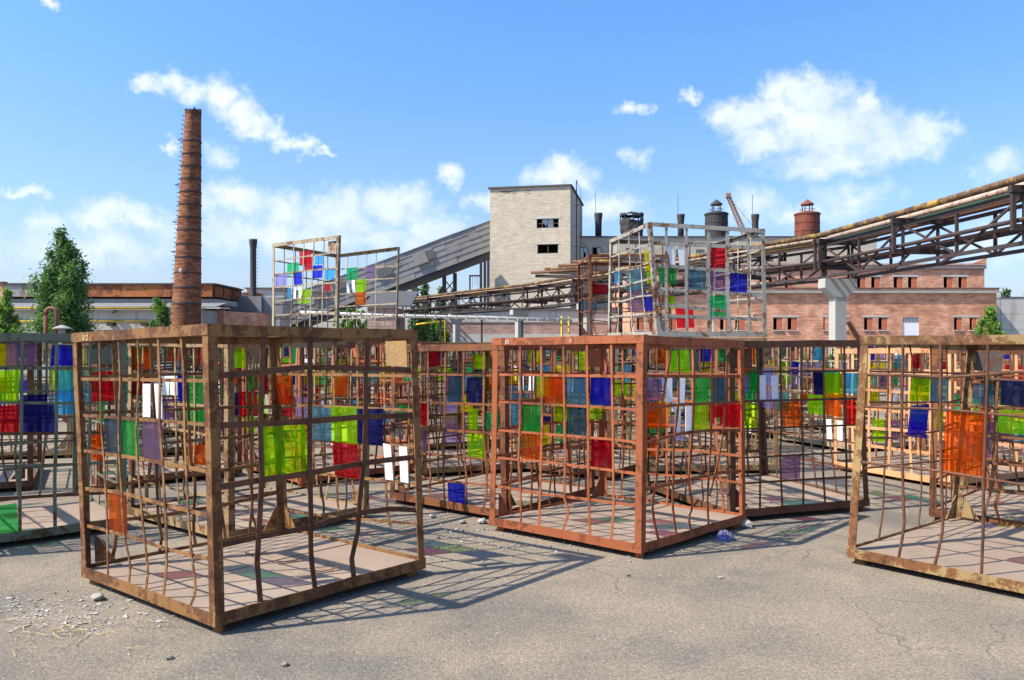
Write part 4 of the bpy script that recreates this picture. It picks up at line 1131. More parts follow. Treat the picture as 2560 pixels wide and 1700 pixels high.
# --- crane boom far behind
cr = empty('tower_crane', (fx(1850) + 1, 118, 0), 'lattice crane boom rising behind the hall roof', 'crane')
p0 = pt(1868, 600, 118) - Vector((fx(1850) + 1, 118, 0)); p1 = pt(1820, 490, 118) - Vector((fx(1850) + 1, 118, 0))
ax = (p1 - p0).normalized(); sd = Vector((0, 1, 0)); pr = ax.cross(sd).normalized()
for k, (sa, sb) in enumerate(((-1, -1), (1, -1), (1, 1), (-1, 1))):
    MB().beam(p0 + pr * .35 * sa + sd * .35 * sb, p1 + pr * .2 * sa + sd * .2 * sb, .12).build('chord', 'crane_paint', cr)
mb = MB(); n = 14
for k in range(n):
    a = p0.lerp(p1, k / n); b_ = p0.lerp(p1, (k + 1) / n)
    for sb in (-1, 1): mb.beam(a - pr * .33 + sd * .33 * sb, b_ + pr * .3 + sd * .3 * sb, .07); mb.beam(b_ - pr * .3 + sd * .3 * sb, b_ + pr * .3 + sd * .3 * sb, .06)
mb.build('lacing', 'crane_paint', cr)
MB().box(p1.x - .35, p1.x + .35, p1.y - .4, p1.y + .4, p1.z - .2, p1.z + .4).build('boom_head', 'crane_paint', cr)
MB().beam(p1, (p0.x + 2.2, p0.y, p0.z + .5), .04).build('hoist_cable', 'truss_steel', cr)
MB().beam((p0.x, p0.y, -p0.z * 0 + .0), p0, .9).build('mast', 'crane_paint', cr)
MB().box(p0.x - 1, p0.x + 1, p0.y - 1, p0.y + 1, p0.z - .9, p0.z + .3).build('cab', 'crane_paint', cr)

# --- red brick factory at right
BD = 72.0
bx_ = lambda x: (x - 1280) / 1960.4 * BD
bz_ = lambda y: EYE + (862 - y) / 1960.4 * BD
X0, X1 = bx_(1585), bx_(2491)
fac = empty('brick_factory', (X0, BD, 0), 'two-storey red brick factory with boarded windows on the right', 'building')
hl = []
lw = [(1592, 1608), (1676, 1690), (1800, 1822), (1838, 1862), (1933, 1956), (1969, 1993), (2058, 2064), (2098, 2117), (2160, 2182), (2196, 2219), (2385, 2405), (2424, 2442)]
for a, c in lw: hl.append((bx_(a) - X0, bz_(825), bx_(c) - X0, bz_(794)))
lowh = bz_(733)
door = (bx_(2257) - X0, bz_(858), bx_(2297) - X0, bz_(793))
wall('wall', fac, 0, 0, 0, X1 - X0, lowh, 'brick_red', hl + [door])
for k, q in enumerate(hl):
    window(fac, q[0], 0, q[1], q[2] - q[0], q[3] - q[1], 'board', seed=k)
    MB().box(q[0] - .08, q[2] + .08, -.10, .05, q[1] - .09, q[1] - .005).build('window_sill', 'concrete_pale', fac)
for (a, c) in ((1796, 1866), (1930, 1998), (2055, 2125), (2156, 2224), (2378, 2450)):
    MB().box(bx_(a) - X0, bx_(c) - X0, -.02, .08, bz_(793), bz_(789)).build('lintel', 'concrete_pale', fac)
dr = MB().box(door[0], door[2], .06, .12, door[1], door[3]).build('door', 'white_paint', fac)
for k in range(9):
    xx = door[0] + (door[2] - door[0]) * (k + .5) / 9; MB().box(xx - .04, xx + .04, .03, .057, door[3] - .45, door[3] - .04).build('slat', 'frame_dark', dr)
mb = MB(); mb.beam((door[0] - .2, -.6, bz_(845)), (door[2] + 1.6, -.6, bz_(845)), .05); 
for k in range(6): xx = door[0] - .2 + k * .62; mb.beam((xx, -.6, bz_(845)), (xx, -.6, bz_(862)), .04)
mb.box(door[0] - .3, door[2] + 1.7, -.7, -.01, bz_(862) - .1, bz_(862)); mb.build('door_landing', 'truss_steel', fac)
wall('wall', fac, X1 - X0, .31, 0, 16, lowh, 'brick_red', rz=R(90)); wall('wall', fac, 0, 16.3, 0, 16, lowh, 'brick_red', rz=R(-90))
MB().box(0, X1 - X0, 15.9, 16.25, 0, lowh).build('back_wall', 'brick_red', fac)
MB().box(-.25, X1 - X0 + .25, -.28, .4, lowh, lowh + .2).build('cornice', 'concrete_grey', fac)
MB().box(-.15, X1 - X0 + .15, -.16, .35, lowh + .203, lowh + .42).build('parapet', 'brick_red', fac)
MB().box(-.22, X1 - X0 + .22, -.24, .42, lowh + .423, lowh + .50).build('coping', 'roof_edge', fac)
MB().box(-.1, X1 - X0 + .1, .45, 16.3, lowh + .003, lowh + .12).build('roof', 'roof_felt', fac)
# upper storey, set back
UD = 2.2; ux1 = (2461 - 1280) / 1960.4 * (BD + UD) - X0; uz = lambda y: EYE + (862 - y) / 1960.4 * (BD + UD)
uxx = lambda x: (x - 1280) / 1960.4 * (BD + UD) - X0
uh = []
for a, c in [(1922, 1943), (1962, 1982), (2143, 2164), (2178, 2200), (2234, 2257), (2270, 2293), (2359, 2382), (2396, 2418)]:
    uh.append((uxx(a), uz(721) - lowh - .12, uxx(c), uz(692) - lowh - .12))
ub = lowh + .12; uH = uz(672) - ub
wall('wall', fac, 0, UD, ub, ux1, uH, 'brick_red', uh)
for k, q in enumerate(uh):
    window(fac, q[0], UD, ub + q[1], q[2] - q[0], q[3] - q[1], 'board', seed=40 + k)
    MB().box(q[0] - .08, q[2] + .08, UD - .08, UD + .05, ub + q[1] - .09, ub + q[1] - .005).build('window_sill', 'concrete_pale', fac)
for (a, c) in ((2138, 2204), (2230, 2297), (2354, 2422)):
    MB().box(uxx(a), uxx(c), UD - .02, UD + .06, ub + uh[0][3] + .004, ub + uh[0][3] + .17).build('lintel', 'concrete_pale', fac)
wall('wall', fac, ux1, UD + .31, ub, 12, uH, 'brick_red', rz=R(90)); wall('wall', fac, 0, UD + 12.3, ub, 12, uH, 'brick_red', rz=R(-90))
MB().box(0.05, ux1 - .05, UD + 11.9, UD + 12.25, ub, ub + uH).build('back_wall', 'brick_red', fac)
MB().box(-.2, ux1 + .12, UD - .18, UD + 12.6, ub + uH, ub + uH + .22).build('roof', 'roof_felt', fac)
MB().box(-.15, ux1 + .1, UD - .12, UD + .2, ub + uH + .223, ub + uH + .5).build('parapet', 'brick_red', fac)
MB().add([(ux1 - 1.2, UD - .13, ub + uH + .503), (ux1 + .12, UD - .13, ub + uH + .503), (ux1 + .12, UD - .13, ub + uH + 1.0), (ux1 - 1.2, UD + .22, ub + uH + .503), (ux1 + .12, UD + .22, ub + uH + .503), (ux1 + .12, UD + .22, ub + uH + 1.0)],
         [(0, 1, 2), (5, 4, 3), (1, 4, 5, 2), (2, 5, 3, 0), (0, 3, 4, 1)]).build('corner_parapet', 'brick_red', fac)
MB().box(-.2, ux1 + .15, UD - .2, UD + .24, ub + uH + .35, ub + uH + .41).build('string_course', 'concrete_grey', fac)
# bent outlet pipe on the front
pp = [pt(2118, 828, BD - .9), pt(2092, 838, BD - .9), pt(2135, 812, BD - .9)]
o_ = Vector((X0, BD, 0))
mb = MB(); mb.tube([pt(2096, 824, BD - .8) - o_, pt(2110, 808, BD - .8) - o_, pt(2122, 806, BD - .5) - o_, pt(2140, 838, BD - .3) - o_, pt(2152, 850, BD - .1) - o_], .22, 10); mb.build('outlet_pipe', 'pipe_brown', fac, True)

# --- concrete panel building right of the factory
cx0 = bx_(2491) + .5; CD = BD + 5
con = empty('concrete_shed', (cx0, CD, 0), 'pale concrete panel building beyond the brick factory at the right edge', 'building')
ch = EYE + (862 - 745) / 1960.4 * CD
for i in range(6):
    for k in range(4):
        MB().box(i * 3.0 + .02, i * 3.0 + 2.97, r_.uniform(-.01, .01), .3, k * ch / 4 + .01, (k + 1) * ch / 4 - .015).build('panel', 'concrete_pale', con)
MB().box(.05, 17.9, .32, 9, 0, ch - .3).build('core', 'concrete_grey', con)
MB().box(-.1, 3.0, -.05, 9, ch, ch + .35).build('parapet', 'concrete_pale', con)
MB().box(3.02, 18.0, -.05, 9, ch, ch + .12).build('roof', 'roof_edge', con)

# --- low beige shed behind the pipe bridge
SD_ = 80.0
sx = lambda x: (x - 1280) / 1960.4 * SD_
sz = lambda y: EYE + (862 - y) / 1960.4 * SD_
X0, X1 = sx(1110), sx(1600)
shed = empty('low_shed', (X0, SD_, 0), 'low shed with beige concrete bands and pink brick, behind the pipe bridge', 'building')
MB().box(0, X1 - X0, 0, 8, 0, sz(835)).build('plinth', 'concrete_pale', shed)
wall('wall', shed, 0, .05, sz(835), X1 - X0, sz(806) - sz(835), 'brick_pink')
for i in range(7):
    ww = (X1 - X0) / 7; MB().box(i * ww + .02, (i + 1) * ww - .02, -.03, .3, sz(806) + .01, sz(776)).build('concrete_panel', 'concrete_pale', shed)
MB().box(-.2, X1 - X0 + .2, -.25, 8, sz(776) + .003, sz(770)).build('roof', 'roof_edge', shed)
wall('wall', shed, X1 - X0 - .02, .36, 0, 7.6, sz(777), 'brick_pink', rz=R(90)); wall('wall', shed, 0.02, 7.96, 0, 7.6, sz(777), 'brick_pink', rz=R(-90))
MB().box(.3, X1 - X0 - .3, 7.6, 7.9, sz(835), sz(777)).build('back_wall', 'brick_pink', shed)

# --- small pink shed with block wall under the gallery
q0 = pt(918, 862, 66); sh2 = empty('block_shed', (q0.x, 66, 0), 'small pinkish block shed with a slanting dark roof below the conveyor gallery', 'building')
ww = 75 / 1960.4 * 66; hh_ = EYE + (862 - 768) / 1960.4 * 66
for k in range(9):
    for i in range(4):
        off = .5 * (k % 2); a = i - off
        x0 = max(0, a * ww / 3.5); x1 = min(ww, (a + 1) * ww / 3.5)
        if x1 - x0 < .1: continue
        MB().box(x0 + .012, x1 - .012, r_.uniform(-.02, .01), .4, k * hh_ / 9 + .008, (k + 1) * hh_ / 9 - .008).build('block', 'brick_pink', sh2)
MB().box(.02, ww - .02, .41, 5, 0, hh_ - .02).build('core', 'brick_pink', sh2)
vs = [(-.3, -.3, hh_), (ww + 1.2, -.3, hh_), (ww + 1.2, 5.2, hh_ + 1.6), (-.3, 5.2, hh_ + 1.6)]
link('roof', vs + [(a, b_, c + .12) for a, b_, c in vs], [(3, 2, 1, 0), (4, 5, 6, 7), (0, 1, 5, 4), (1, 2, 6, 5), (2, 3, 7, 6), (3, 0, 4, 7)], 'sheet_dark', sh2)

# --- inclined conveyor gallery
GD = 94.0
g1 = pt(1300, 525, GD); g0 = pt(520, 816, GD)
gal = empty('conveyor_gallery', (g0.x, GD, 0), 'grey sheet-clad conveyor gallery climbing to the pale tower', 'conveyor gallery')
gl = Vector((g1.x - g0.x, 0, g1.z - g0.z)); L_ = gl.length; gd = gl.normalized(); gu = Vector((-gd.z, 0, gd.x)); O = Vector((0, 0, g0.z)); gh = 3.35; gw = 3.4


def gp(s, h, y): return O + gd * s + gu * h + Vector((0, y, 0))


def gslab(s0, s1, h0, h1, y0, y1):
    m = MB(); m.add([gp(s0, h0, y0), gp(s1, h0, y0), gp(s1, h0, y1), gp(s0, h0, y1), gp(s0, h1, y0), gp(s1, h1, y0), gp(s1, h1, y1), gp(s0, h1, y1)],
                    [(0, 1, 2, 3), (7, 6, 5, 4), (4, 5, 1, 0), (5, 6, 2, 1), (6, 7, 3, 2), (7, 4, 0, 3)]); return m


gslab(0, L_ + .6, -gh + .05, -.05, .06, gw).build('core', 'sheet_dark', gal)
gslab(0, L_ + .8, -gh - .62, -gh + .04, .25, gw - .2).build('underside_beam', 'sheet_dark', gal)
nrow = 5; rr = random.Random(12)
rows = [-.05, -.62, -1.28, -1.95, -2.62, -gh]
for k in range(nrow):
    s = 0; c = 0
    while s < L_ - .2:
        ln = rr.uniform(2.4, 3.6); e_ = min(s + ln, L_ + .1)
        lift = rr.uniform(0, .05); h1_ = rows[k] + .02; h0_ = rows[k + 1] + rr.uniform(-.01, .02)
        gslab(s + .012, e_ - .012, h0_, h1_, -.03 - .045 * (nrow - k) - lift, .05).build('panel', 'sheet_grey' if rr.random() < .8 else 'corrugated_grey', gal)
        s = e_
s = 0
while s < L_:
    e_ = min(s + rr.uniform(1.6, 2.3), L_ + .4); gslab(s, e_ + .05, -.04, .05 + rr.uniform(0, .05), -.35, gw + .3).build('roof_sheet', 'roof_felt', gal); s = e_
for (px_, py_) in ((1066, 640), (960, 680), (848, 712), (800, 735), (655, 786), (615, 803)):
    w_ = pt(px_, py_, GD) - Vector((g0.x, GD, 0)); s = (w_ - O).dot(gd); hh2 = (w_ - O).dot(gu)
    fr = gslab(s - .95, s + .95, hh2 - .62, hh2 + .62, -.34, -.12).build('window_frame', 'sheet_grey', gal)
    for kk in (0, 1): gslab(s - .85 + kk * .9, s - .05 + kk * .9, hh2 - .52, hh2 + .52, -.37, -.341).build('pane', 'wall_dark' if px_ < 700 else 'frame_dark', fr)
# a torn hanging sheet
gslab(L_ - 14.0, L_ - 12.4, -2.0, -.62, -.42, -.36).build('loose_sheet', 'sheet_grey', gal)
# trestle legs under it
tr = empty('gallery_trestle', (pt(1122, 862, GD).x, GD + 1.2, 0), 'braced steel trestle legs under the conveyor gallery', 'trestle')
for dx in (-.65, .65): MB().box(dx - .22, dx + .22, -.3, .3, 0, 10.2 + dx * .3).build('leg', 'truss_steel', tr)
z = .6
while z < 9:
    MB().beam((-.45, 0, z), (.45, 0, z + 1.1), .12).build('brace', 'truss_steel', tr); MB().beam((.45, .15, z), (-.45, .15, z + 1.1), .12).build('brace', 'truss_steel', tr); z += 1.1
tr2 = empty('tower_trestle', (pt(1210, 862, GD - 3).x, GD - 3, 0), 'dark steel posts under the gallery head beside the pale tower', 'trestle')
for dx in (-.35, .1, .5): MB().box(dx - .15, dx + .15, -.3, .3, 0, 11.6).build('leg', 'truss_steel', tr2)
fr = empty('steel_frame', (pt(1188, 862, GD - 2).x, GD - 2, 0), 'open steel frame with hanging chains left of the tower', 'frame')
for dx in (-.62, .62): MB().box(dx - .09, dx + .09, -.1, .1, 0, 9.9).build('leg', 'truss_steel', fr)
for z in (6.6, 8.0, 9.8): MB().box(-.7, .7, -.07, .07, z - .09, z + .09).build('crossbar', 'truss_steel', fr)
for dx in (-.3, 0, .3): MB().beam((dx, 0, 9.7), (dx, 0, 8.8 - abs(dx)), .04).build('chain', 'truss_steel', fr)

# --- brick chimney
KD = 73.0
cb = pt(465, 812, KD); ct = pt(483, 280, KD)
slope = (ct.x - cb.x) / (ct.z - cb.z); base_x = cb.x - slope * cb.z
chm = empty('brick_chimney', (base_x, KD, 0), 'tall tapering red brick chimney with iron hoops', 'chimney')
rb = 35.5 / 1960.4 * KD; rt = 19 / 1960.4 * KD
rad = lambda z: rb + (rt - rb) * (z - cb.z) / (ct.z - cb.z)
NS, n = 40, 36
vs, fs, uv = [], [], []
zs = [ct.z * k / NS for k in range(NS + 1)]
for z in zs:
    for j in range(n):
        a = 2 * math.pi * j / n; vs.append((slope * z + rad(z) * math.cos(a), rad(z) * math.sin(a), z))
for i in range(NS):
    for j in range(n):
        j2 = (j + 1) % n; fs.append((i * n + j, i * n + j2, (i + 1) * n + j2, (i + 1) * n + j))
        c_ = 1.2 * 2 * math.pi / n
        uv += [(j * c_, zs[i]), ((j + 1) * c_, zs[i]), ((j + 1) * c_, zs[i + 1]), (j * c_, zs[i + 1])]
link('shaft', vs, fs, 'brick_chimney', chm, True, uvs=uv)
mb = MB(); rr = random.Random(2)
for j in range(30):
    a = 2 * math.pi * j / 30; q = rt * .9; hh2 = rr.uniform(-.05, .28)
    mb.add([(slope * ct.z + k * math.cos(a + s * .1), k * math.sin(a + s * .1), ct.z + z) for z in (-.3, hh2) for k, s in ((rt * .72, -1), (rt * 1.035, -1), (rt * 1.035, 1), (rt * .72, 1))],
           [(0, 3, 2, 1), (4, 5, 6, 7), (0, 1, 5, 4), (1, 2, 6, 5), (2, 3, 7, 6), (3, 0, 4, 7)])
mb.build('broken_crown', 'brick_chimney', chm)
ys = [355, 387, 418, 450, 482, 513, 545, 577, 612, 645, 683, 720, 760]
for y in ys:
    z = pt(0, y, KD).z; r0 = rad(z)
    MB().lathe([(r0 + .005, z - .07), (r0 + .05, z - .06), (r0 + .05, z + .06), (r0 + .005, z + .07)], 28, (slope * z, 0, 0), cap=False).build('iron_hoop', 'stack_dark', chm)
lad = MB(); z = 4.5
while z < ct.z - .3:
    r0 = rad(z); cxx = slope * z; a0 = math.pi + .12
    for s in (-.22, .22):
        lad.beam((cxx + r0 * math.cos(a0) * .98, r0 * math.sin(a0) + s, z), (cxx - r0 - .17, r0 * math.sin(a0) + s, z), .035)
    lad.beam((cxx - r0 - .17, r0 * math.sin(a0) - .22, z), (cxx - r0 - .17, r0 * math.sin(a0) + .22, z), .035); z += .42
lad.build('rung_ladder', 'stack_dark', chm)['kind'] = 'stuff'
for y in (350, 463, 555, 630):
    z = pt(0, y, KD).z; r0 = rad(z); cxx = slope * z; m = MB()
    m.beam((cxx - r0, -.3, z), (cxx - r0 - .42, -.3, z), .05); m.beam((cxx - r0, .3, z), (cxx - r0 - .42, .3, z), .05); m.beam((cxx - r0 - .42, -.3, z), (cxx - r0 - .42, .3, z), .05); m.build('ladder_hoop', 'stack_dark', chm)
z = pt(0, 683, KD).z; m = MB(); m.lathe([(.05, .2), (.16, .1), (.18, -.1), (.12, -.2)], 10, (slope * z, -rad(z) - .35, z + .1)); m.beam((slope * z, -rad(z), z - .5), (slope * z, -rad(z) - .35, z), .07); m.build('lamp', 'frame_pale', chm)

# --- thin dark metal stack
zt = pt(0, 598, 95).z; xs_ = pt(633, 0, 95).x
st = empty('metal_stack', (xs_, 95, 0), 'slim dark metal stack with flared top right of the brick chimney', 'chimney')
MB().lathe([(.5, 0), (.5, 5.6), (.36, 5.9), (.36, zt - 1.3), (.48, zt - .25), (.48, zt)], 18).build('shaft', 'stack_dark', st, True)
lad = MB(); z = 5.5
while z < zt - .2: lad.beam((.34, -.18, z), (.62, -.18, z), .03); lad.beam((.62, -.18, z), (.62, .18, z), .03); z += .42
lad.build('rung_ladder', 'stack_dark', st)['kind'] = 'stuff'

# --- left workshop with rusty roof lantern
WD = 76.0
wx = lambda x: (x - 1280) / 1960.4 * WD
wz = lambda y: EYE + (862 - y) / 1960.4 * WD
X0, X1 = wx(-420), wx(505)
ws = empty('workshop', (X0, WD, 0), 'long workshop at left with rusty roof lantern and pale panel walls', 'building')
Wl = X1 - X0
pw = wx(95) - wx(0)
k = 0; x = 0
while x < Wl - .3:
    e_ = min(x + pw, Wl); 
    for (ya, yb) in ((862, 826), (825, 800), (799, 774)):
        MB().box(x + .015, e_ - .015, r_.uniform(-.02, .02), .3, max(0, wz(ya)), wz(yb) - .02).build('wall_panel', 'concrete_pale', ws)
    x = e_
MB().box(.02, Wl - .02, .32, 12, 0, wz(774)).build('core', 'concrete_grey', ws)
MB().box(-.3, Wl + .2, -.4, .5, wz(773), wz(770)).build('eave', 'frame_pale', ws)
vs = [(-.3, -.4, wz(769.5)), (Wl + 1.5, -.4, wz(769.5)), (Wl + 1.5, 2.6, wz(756)), (-.3, 2.6, wz(756))]
link('roof', vs + [(a, b_, c + .1) for a, b_, c in vs], [(3, 2, 1, 0), (4, 5, 6, 7), (0, 1, 5, 4), (1, 2, 6, 5), (2, 3, 7, 6), (3, 0, 4, 7)], 'roof_felt', ws)
MB().box(-.3, Wl + .3, 2.7, 9, wz(757), wz(743)).build('lantern_base', 'corrugated_pale', ws)
gx = wx(100) - X0
lo = lambda y: EYE + (862 - y) / 1960.4 * (WD + 2.5)
# rusty fascia as separate sheets
x = gx
while x < Wl:
    e_ = min(x + 3.1, Wl + .1); MB().box(x + .008, e_ - .008, 2.35 + r_.uniform(-.03, .03), 2.5, lo(742), lo(712)).build('fascia_sheet', 'fascia_rust', ws); x = e_
x = 0
while x < gx - .2:
    e_ = min(x + 2.6, gx); MB().box(x + .008, e_ - .008, 2.35 + r_.uniform(-.03, .03), 2.5, lo(742), lo(712)).build('fascia_sheet', 'fascia_grey', ws); x = e_
MB().box(-.3, Wl + .4, 2.2, 9.2, lo(711.5), lo(708)).build('lantern_roof', 'roof_edge', ws)
MB().box(-.2, Wl - .05, 2.52, 8.9, lo(742), lo(712.5)).build('lantern_core', 'sheet_dark', ws)
# louvred gable end receding to the right
ge = Vector((Wl + .12, 2.5, 0)); gdir = Vector((wx(600) * (WD + 11) / WD - X1, 9, 0)).normalized(); glen = 8.2
for k in range(14):
    z = lo(740) + (lo(713) - lo(740)) * k / 14; a = ge + gdir * .5; b_ = ge + gdir * glen
    MB().beam((a.x, a.y, z), (b_.x, b_.y, z), .05, .05).build('louvre', 'fascia_rust', ws)
for f in (0, .33, .66, 1.0):
    a = ge + gdir * (glen * f + .1); MB().beam((a.x, a.y, lo(744)), (a.x, a.y, lo(711)), .14).build('louvre_post', 'truss_steel', ws)
a, b_ = ge, ge + gdir * (glen + .4)
MB().beam((a.x, a.y, lo(710)), (b_.x, b_.y, lo(710)), .5, .16).build('gable_roof_edge', 'roof_edge', ws)
mb = MB(); mb.add([(a.x - .1, a.y + .15, lo(742)), (b_.x - .2, b_.y + .25, lo(742)), (b_.x - .2, b_.y + .25, lo(711)), (a.x - .1, a.y + .15, lo(711)), (a.x - 2, b_.y + .25, lo(742)), (a.x - 2, b_.y + .25, lo(711))],
                  [(0, 1, 2, 3), (1, 4, 5, 2), (3, 2, 5), (0, 4, 1)]); mb.build('gable_back', 'wall_dark', ws)
# yellow gas pipes along the wall
for (y, off) in ((771, .75), (804.5, .55)):
    MB().tube([(-1, -off, wz(y)), (Wl * .5, -off, wz(y) + .02), (Wl - (5 if y > 790 else 1), -off, wz(y))], .09, 8).build('gas_pipe', 'pipe_bright_yellow', ws, True)
for xx in (282, 366, 210):
    MB().box(wx(xx) - X0 - .3, wx(xx) - X0 + .3, -.62, -.02, wz(806) - .35, wz(806) - .02).build('pipe_bracket', 'truss_steel', ws)
m = MB(); m.box(wx(285) - X0 - .5, wx(285) - X0 + .45, -1.0, -.35, wz(780), wz(777)); m.beam((wx(285) - X0, -.05, wz(783)), (wx(285) - X0, -.6, wz(776)), .08); m.build('wall_lamp', 'frame_dark', ws)
# brick pier at the far left edge
pier = empty('brick_pier', (pt(5, 0, 70).x, 70, 0), 'dark red brick pier at the far left edge', 'wall')
wall('wall', pier, -1.2, 0, 0, 1.3, EYE + (862 - 707) / 1960.4 * 70, 'brick_chimney' if False else 'brick_red')
MB().box(-1.3, .2, -.1, .5, EYE + (862 - 707) / 1960.4 * 70, EYE + (862 - 704) / 1960.4 * 70).build('cap', 'roof_edge', pier)

# --- brick annex and grey boxes right of the chimney
an = empty('brick_annex', (pt(500, 0, 80).x, 80, 0), 'low red brick annex at the foot of the conveyor gallery', 'building')
ah = EYE + (862 - 774) / 1960.4 * 80; aw = 60 / 1960.4 * 80
wall('wall', an, -2.5, 0, 0, aw + 2.5, ah, 'brick_red'); wall('wall', an, aw, .31, 0, 6, ah * .97, 'brick_red', rz=R(60))
MB().box(-2.6, aw + .1, -.1, 4, ah, ah + .1).build('roof', 'roof_edge', an)
bxs = empty('sheet_penthouse', (pt(550, 0, 86).x, 86, 0), 'grey sheet metal penthouse behind the slim dark stack', 'building')
for k, (a, c, t_, bo) in enumerate(((0, 40, 733, 785), (42, 100, 740, 785), (102, 150, 742, 785))):
    m = 86 / 1960.4; MB().box(a * m, c * m, k * .4, 5, EYE + (862 - bo) * m, EYE + (862 - t_) * m).build('cladding', 'corrugated_grey', bxs)
MB().box(.1, 6.3, .9, 5.5, 0, EYE + (862 - 785) * 86 / 1960.4).build('base', 'concrete_grey', bxs)
fb = empty('flat_block', (pt(617, 0, 125).x, 125, 0), 'distant beige flat-roofed block left of the cream stacked cage', 'building')
m = 125 / 1960.4
MB().box(0, 95 * m, 0, 8, 0, EYE + (862 - 722) * m).build('wall', 'concrete_pale', fb); MB().box(-.3, 95 * m + .3, -.3, 8.3, EYE + (862 - 722) * m, EYE + (862 - 719) * m).build('roof', 'roof_edge', fb)
MB().box(-30 * m, 40 * m, -4, -.1, 0, EYE + (862 - 735) * m).build('front_annex', 'fascia_rust', fb)

# --- inverted U pipe and vent hood in the yard
u = empty('vent_pipe', (pt(128, 0, 46).x, 46, 0), 'rusty inverted U pipe in front of the poplar', 'pipe')
m = 46 / 1960.4; zt_ = EYE + (862 - 783) * m; rr_ = 14 * m
path = [(-rr_, 0, 0), (-rr_, 0, zt_)] + [(-rr_ * math.cos(t), 0, zt_ + rr_ * .9 * math.sin(t)) for t in np.linspace(.3, math.pi - .3, 6)] + [(rr_, 0, zt_), (rr_, 0, 1.2)]
MB().tube(path, .12, 10).build('pipe', 'pipe_brown', u, True)
for z in (zt_ - .05, 1.4): MB().lathe([(.17, 0), (.17, .07)], 12, (-rr_, 0, z)).build('flange', 'pipe_brown', u)
v_ = empty('vent_hood', (pt(155, 0, 40).x, 40, 0), 'grey mushroom vent hood below the poplar', 'vent')
m = 40 / 1960.4; zz = EYE + (862 - 822) * m
MB().lathe([(.16, 0), (.16, zz)], 12).build('duct', 'sheet_grey', v_); MB().lathe([(.45, zz), (.45, zz + .03), (.06, zz + .2)], 16).build('hood', 'sheet_grey', v_)

# ---------------------------------------------------------------- pipe bridge
PB = [Vector((16.6, 11.0, 0)), Vector((14.25, 34.5, 0)), Vector((1.75, 63.0, 0)), Vector((-12.0, 84.0, 0))]
ZB, ZT, ZP = 4.65, 6.05, 6.45
tilt = 0.0


def bridge_section(P0, P1, label, step, drop=0.0, crank=False):
    d = (P1 - P0); Ln = d.length; d.normalize(); n = Vector((d.y, -d.x, 0)); up = Vector((0, 0, 1))
    t = empty('pipe_bridge', (P0.x, P0.y, 0), label, 'pipe bridge', 'sections of the overhead pipe bridge')
    f = lambda s, o, z: d * s + n * o + up * z
    for o in (-.6, .75):
        for z in (ZB, ZT): MB().beam(f(0, o, z), f(Ln, o, z), .10, .12).build('chord', 'truss_steel', t)
    k = 0; s = 0.0; nst = max(2, round(Ln / step)); st_ = Ln / nst
    for k in range(nst + 1):
        s = k * st_
        for o in (-.6, .75):
            MB().beam(f(s, o, ZB), f(s, o, ZT), .09).build('post', 'truss_steel', t)
            if k < nst:
                a, b_ = ((ZB, ZT) if k % 2 else (ZT, ZB)); MB().beam(f(s, o, a), f(s + st_, o, b_), .07).build('diagonal', 'truss_steel', t)
        if k % 2 == 0:
            MB().beam(f(s, -1.05, ZT + .16), f(s, 1.35, ZT + .16), .16, .2).build('crossbeam', 'truss_steel', t)
            MB().beam(f(s, -1.0, ZB + .45), f(s, 1.3, ZB + .45), .14, .18).build('crossbeam', 'truss_steel', t)
            MB().beam(f(s, -.95, ZB + .45), f(s, -.95, ZT + .1), .12).build('hanger', 'truss_steel', t)
        elif k < nst:
            MB().beam(f(s, -.6, ZB), f(s + st_, .75, ZB), .08).build('bracing', 'truss_steel', t)
    for (o, z, r, m) in ((-.85, ZP + .02, .115, 'pipe_yellow'), (-.38, ZP - .07, .10, 'pipe_pink'), (.02, ZP - .09, .085, 'pipe_green'), (.42, ZP - .1, .085, 'pipe_orange'), (.95, ZP - .08, .13, 'pipe_brown'), (-.75, ZB + .66, .07, 'truss_steel'), (.1, ZB + .66, .06, 'pipe_brown'), (.9, ZB + .68, .09, 'truss_steel')):
        MB().tube([f(-.3, o, z), f(Ln * .33, o, z + .02), f(Ln * .66, o, z - .02), f(Ln + .3, o, z)], r, 10).build('pipe', m, t, True)
    return t


bridge_section(PB[0], PB[1], 'pipe bridge span nearest the camera, climbing out at the right edge', 2.9)
bridge_section(PB[1], PB[2], 'middle pipe bridge span receding behind the white-grey stacked cage', 2.9)
bridge_section(PB[2], PB[3], 'farthest pipe bridge span ending below the conveyor gallery', 2.9)


def column(x, y, label, rz, w=.52, top=ZB - .08, cross=.74):
    t = empty('concrete_column', (x, y, 0), label, 'column', 'columns of the pipe bridge', rz)
    MB().box(-w / 2, w / 2, -w / 2, w / 2, 0, top - .80).build('shaft', 'concrete_column', t)
    m = MB(); c = cross; z0, z1, z2 = top - .80, top - .40, top; h = w / 2 + .03
    prof = [(-h, z0), (h, z0), (c, z1), (c, z2), (-c, z2), (-c, z1)]
    m.add([(a, -h, z) for a, z in prof] + [(a, h, z) for a, z in prof], [(0, 1, 2, 3, 4, 5), (11, 10, 9, 8, 7, 6)] + [(i, i + 6, (i + 1) % 6 + 6, (i + 1) % 6) for i in range(6)])
    m.build('head', 'concrete_column', t)


column(14.2, 34.2, 'concrete T-head column carrying the pipe bridge at right', R(8))
column(5.3, 54.9, 'concrete T-head column half hidden left of the white-grey stacked cage', R(28))
column(.6, 64.8, 'concrete T-head column under the middle of the pipe bridge', R(28))
column(-5.2, 73.6, 'farthest concrete T-head column near the willow', R(28))

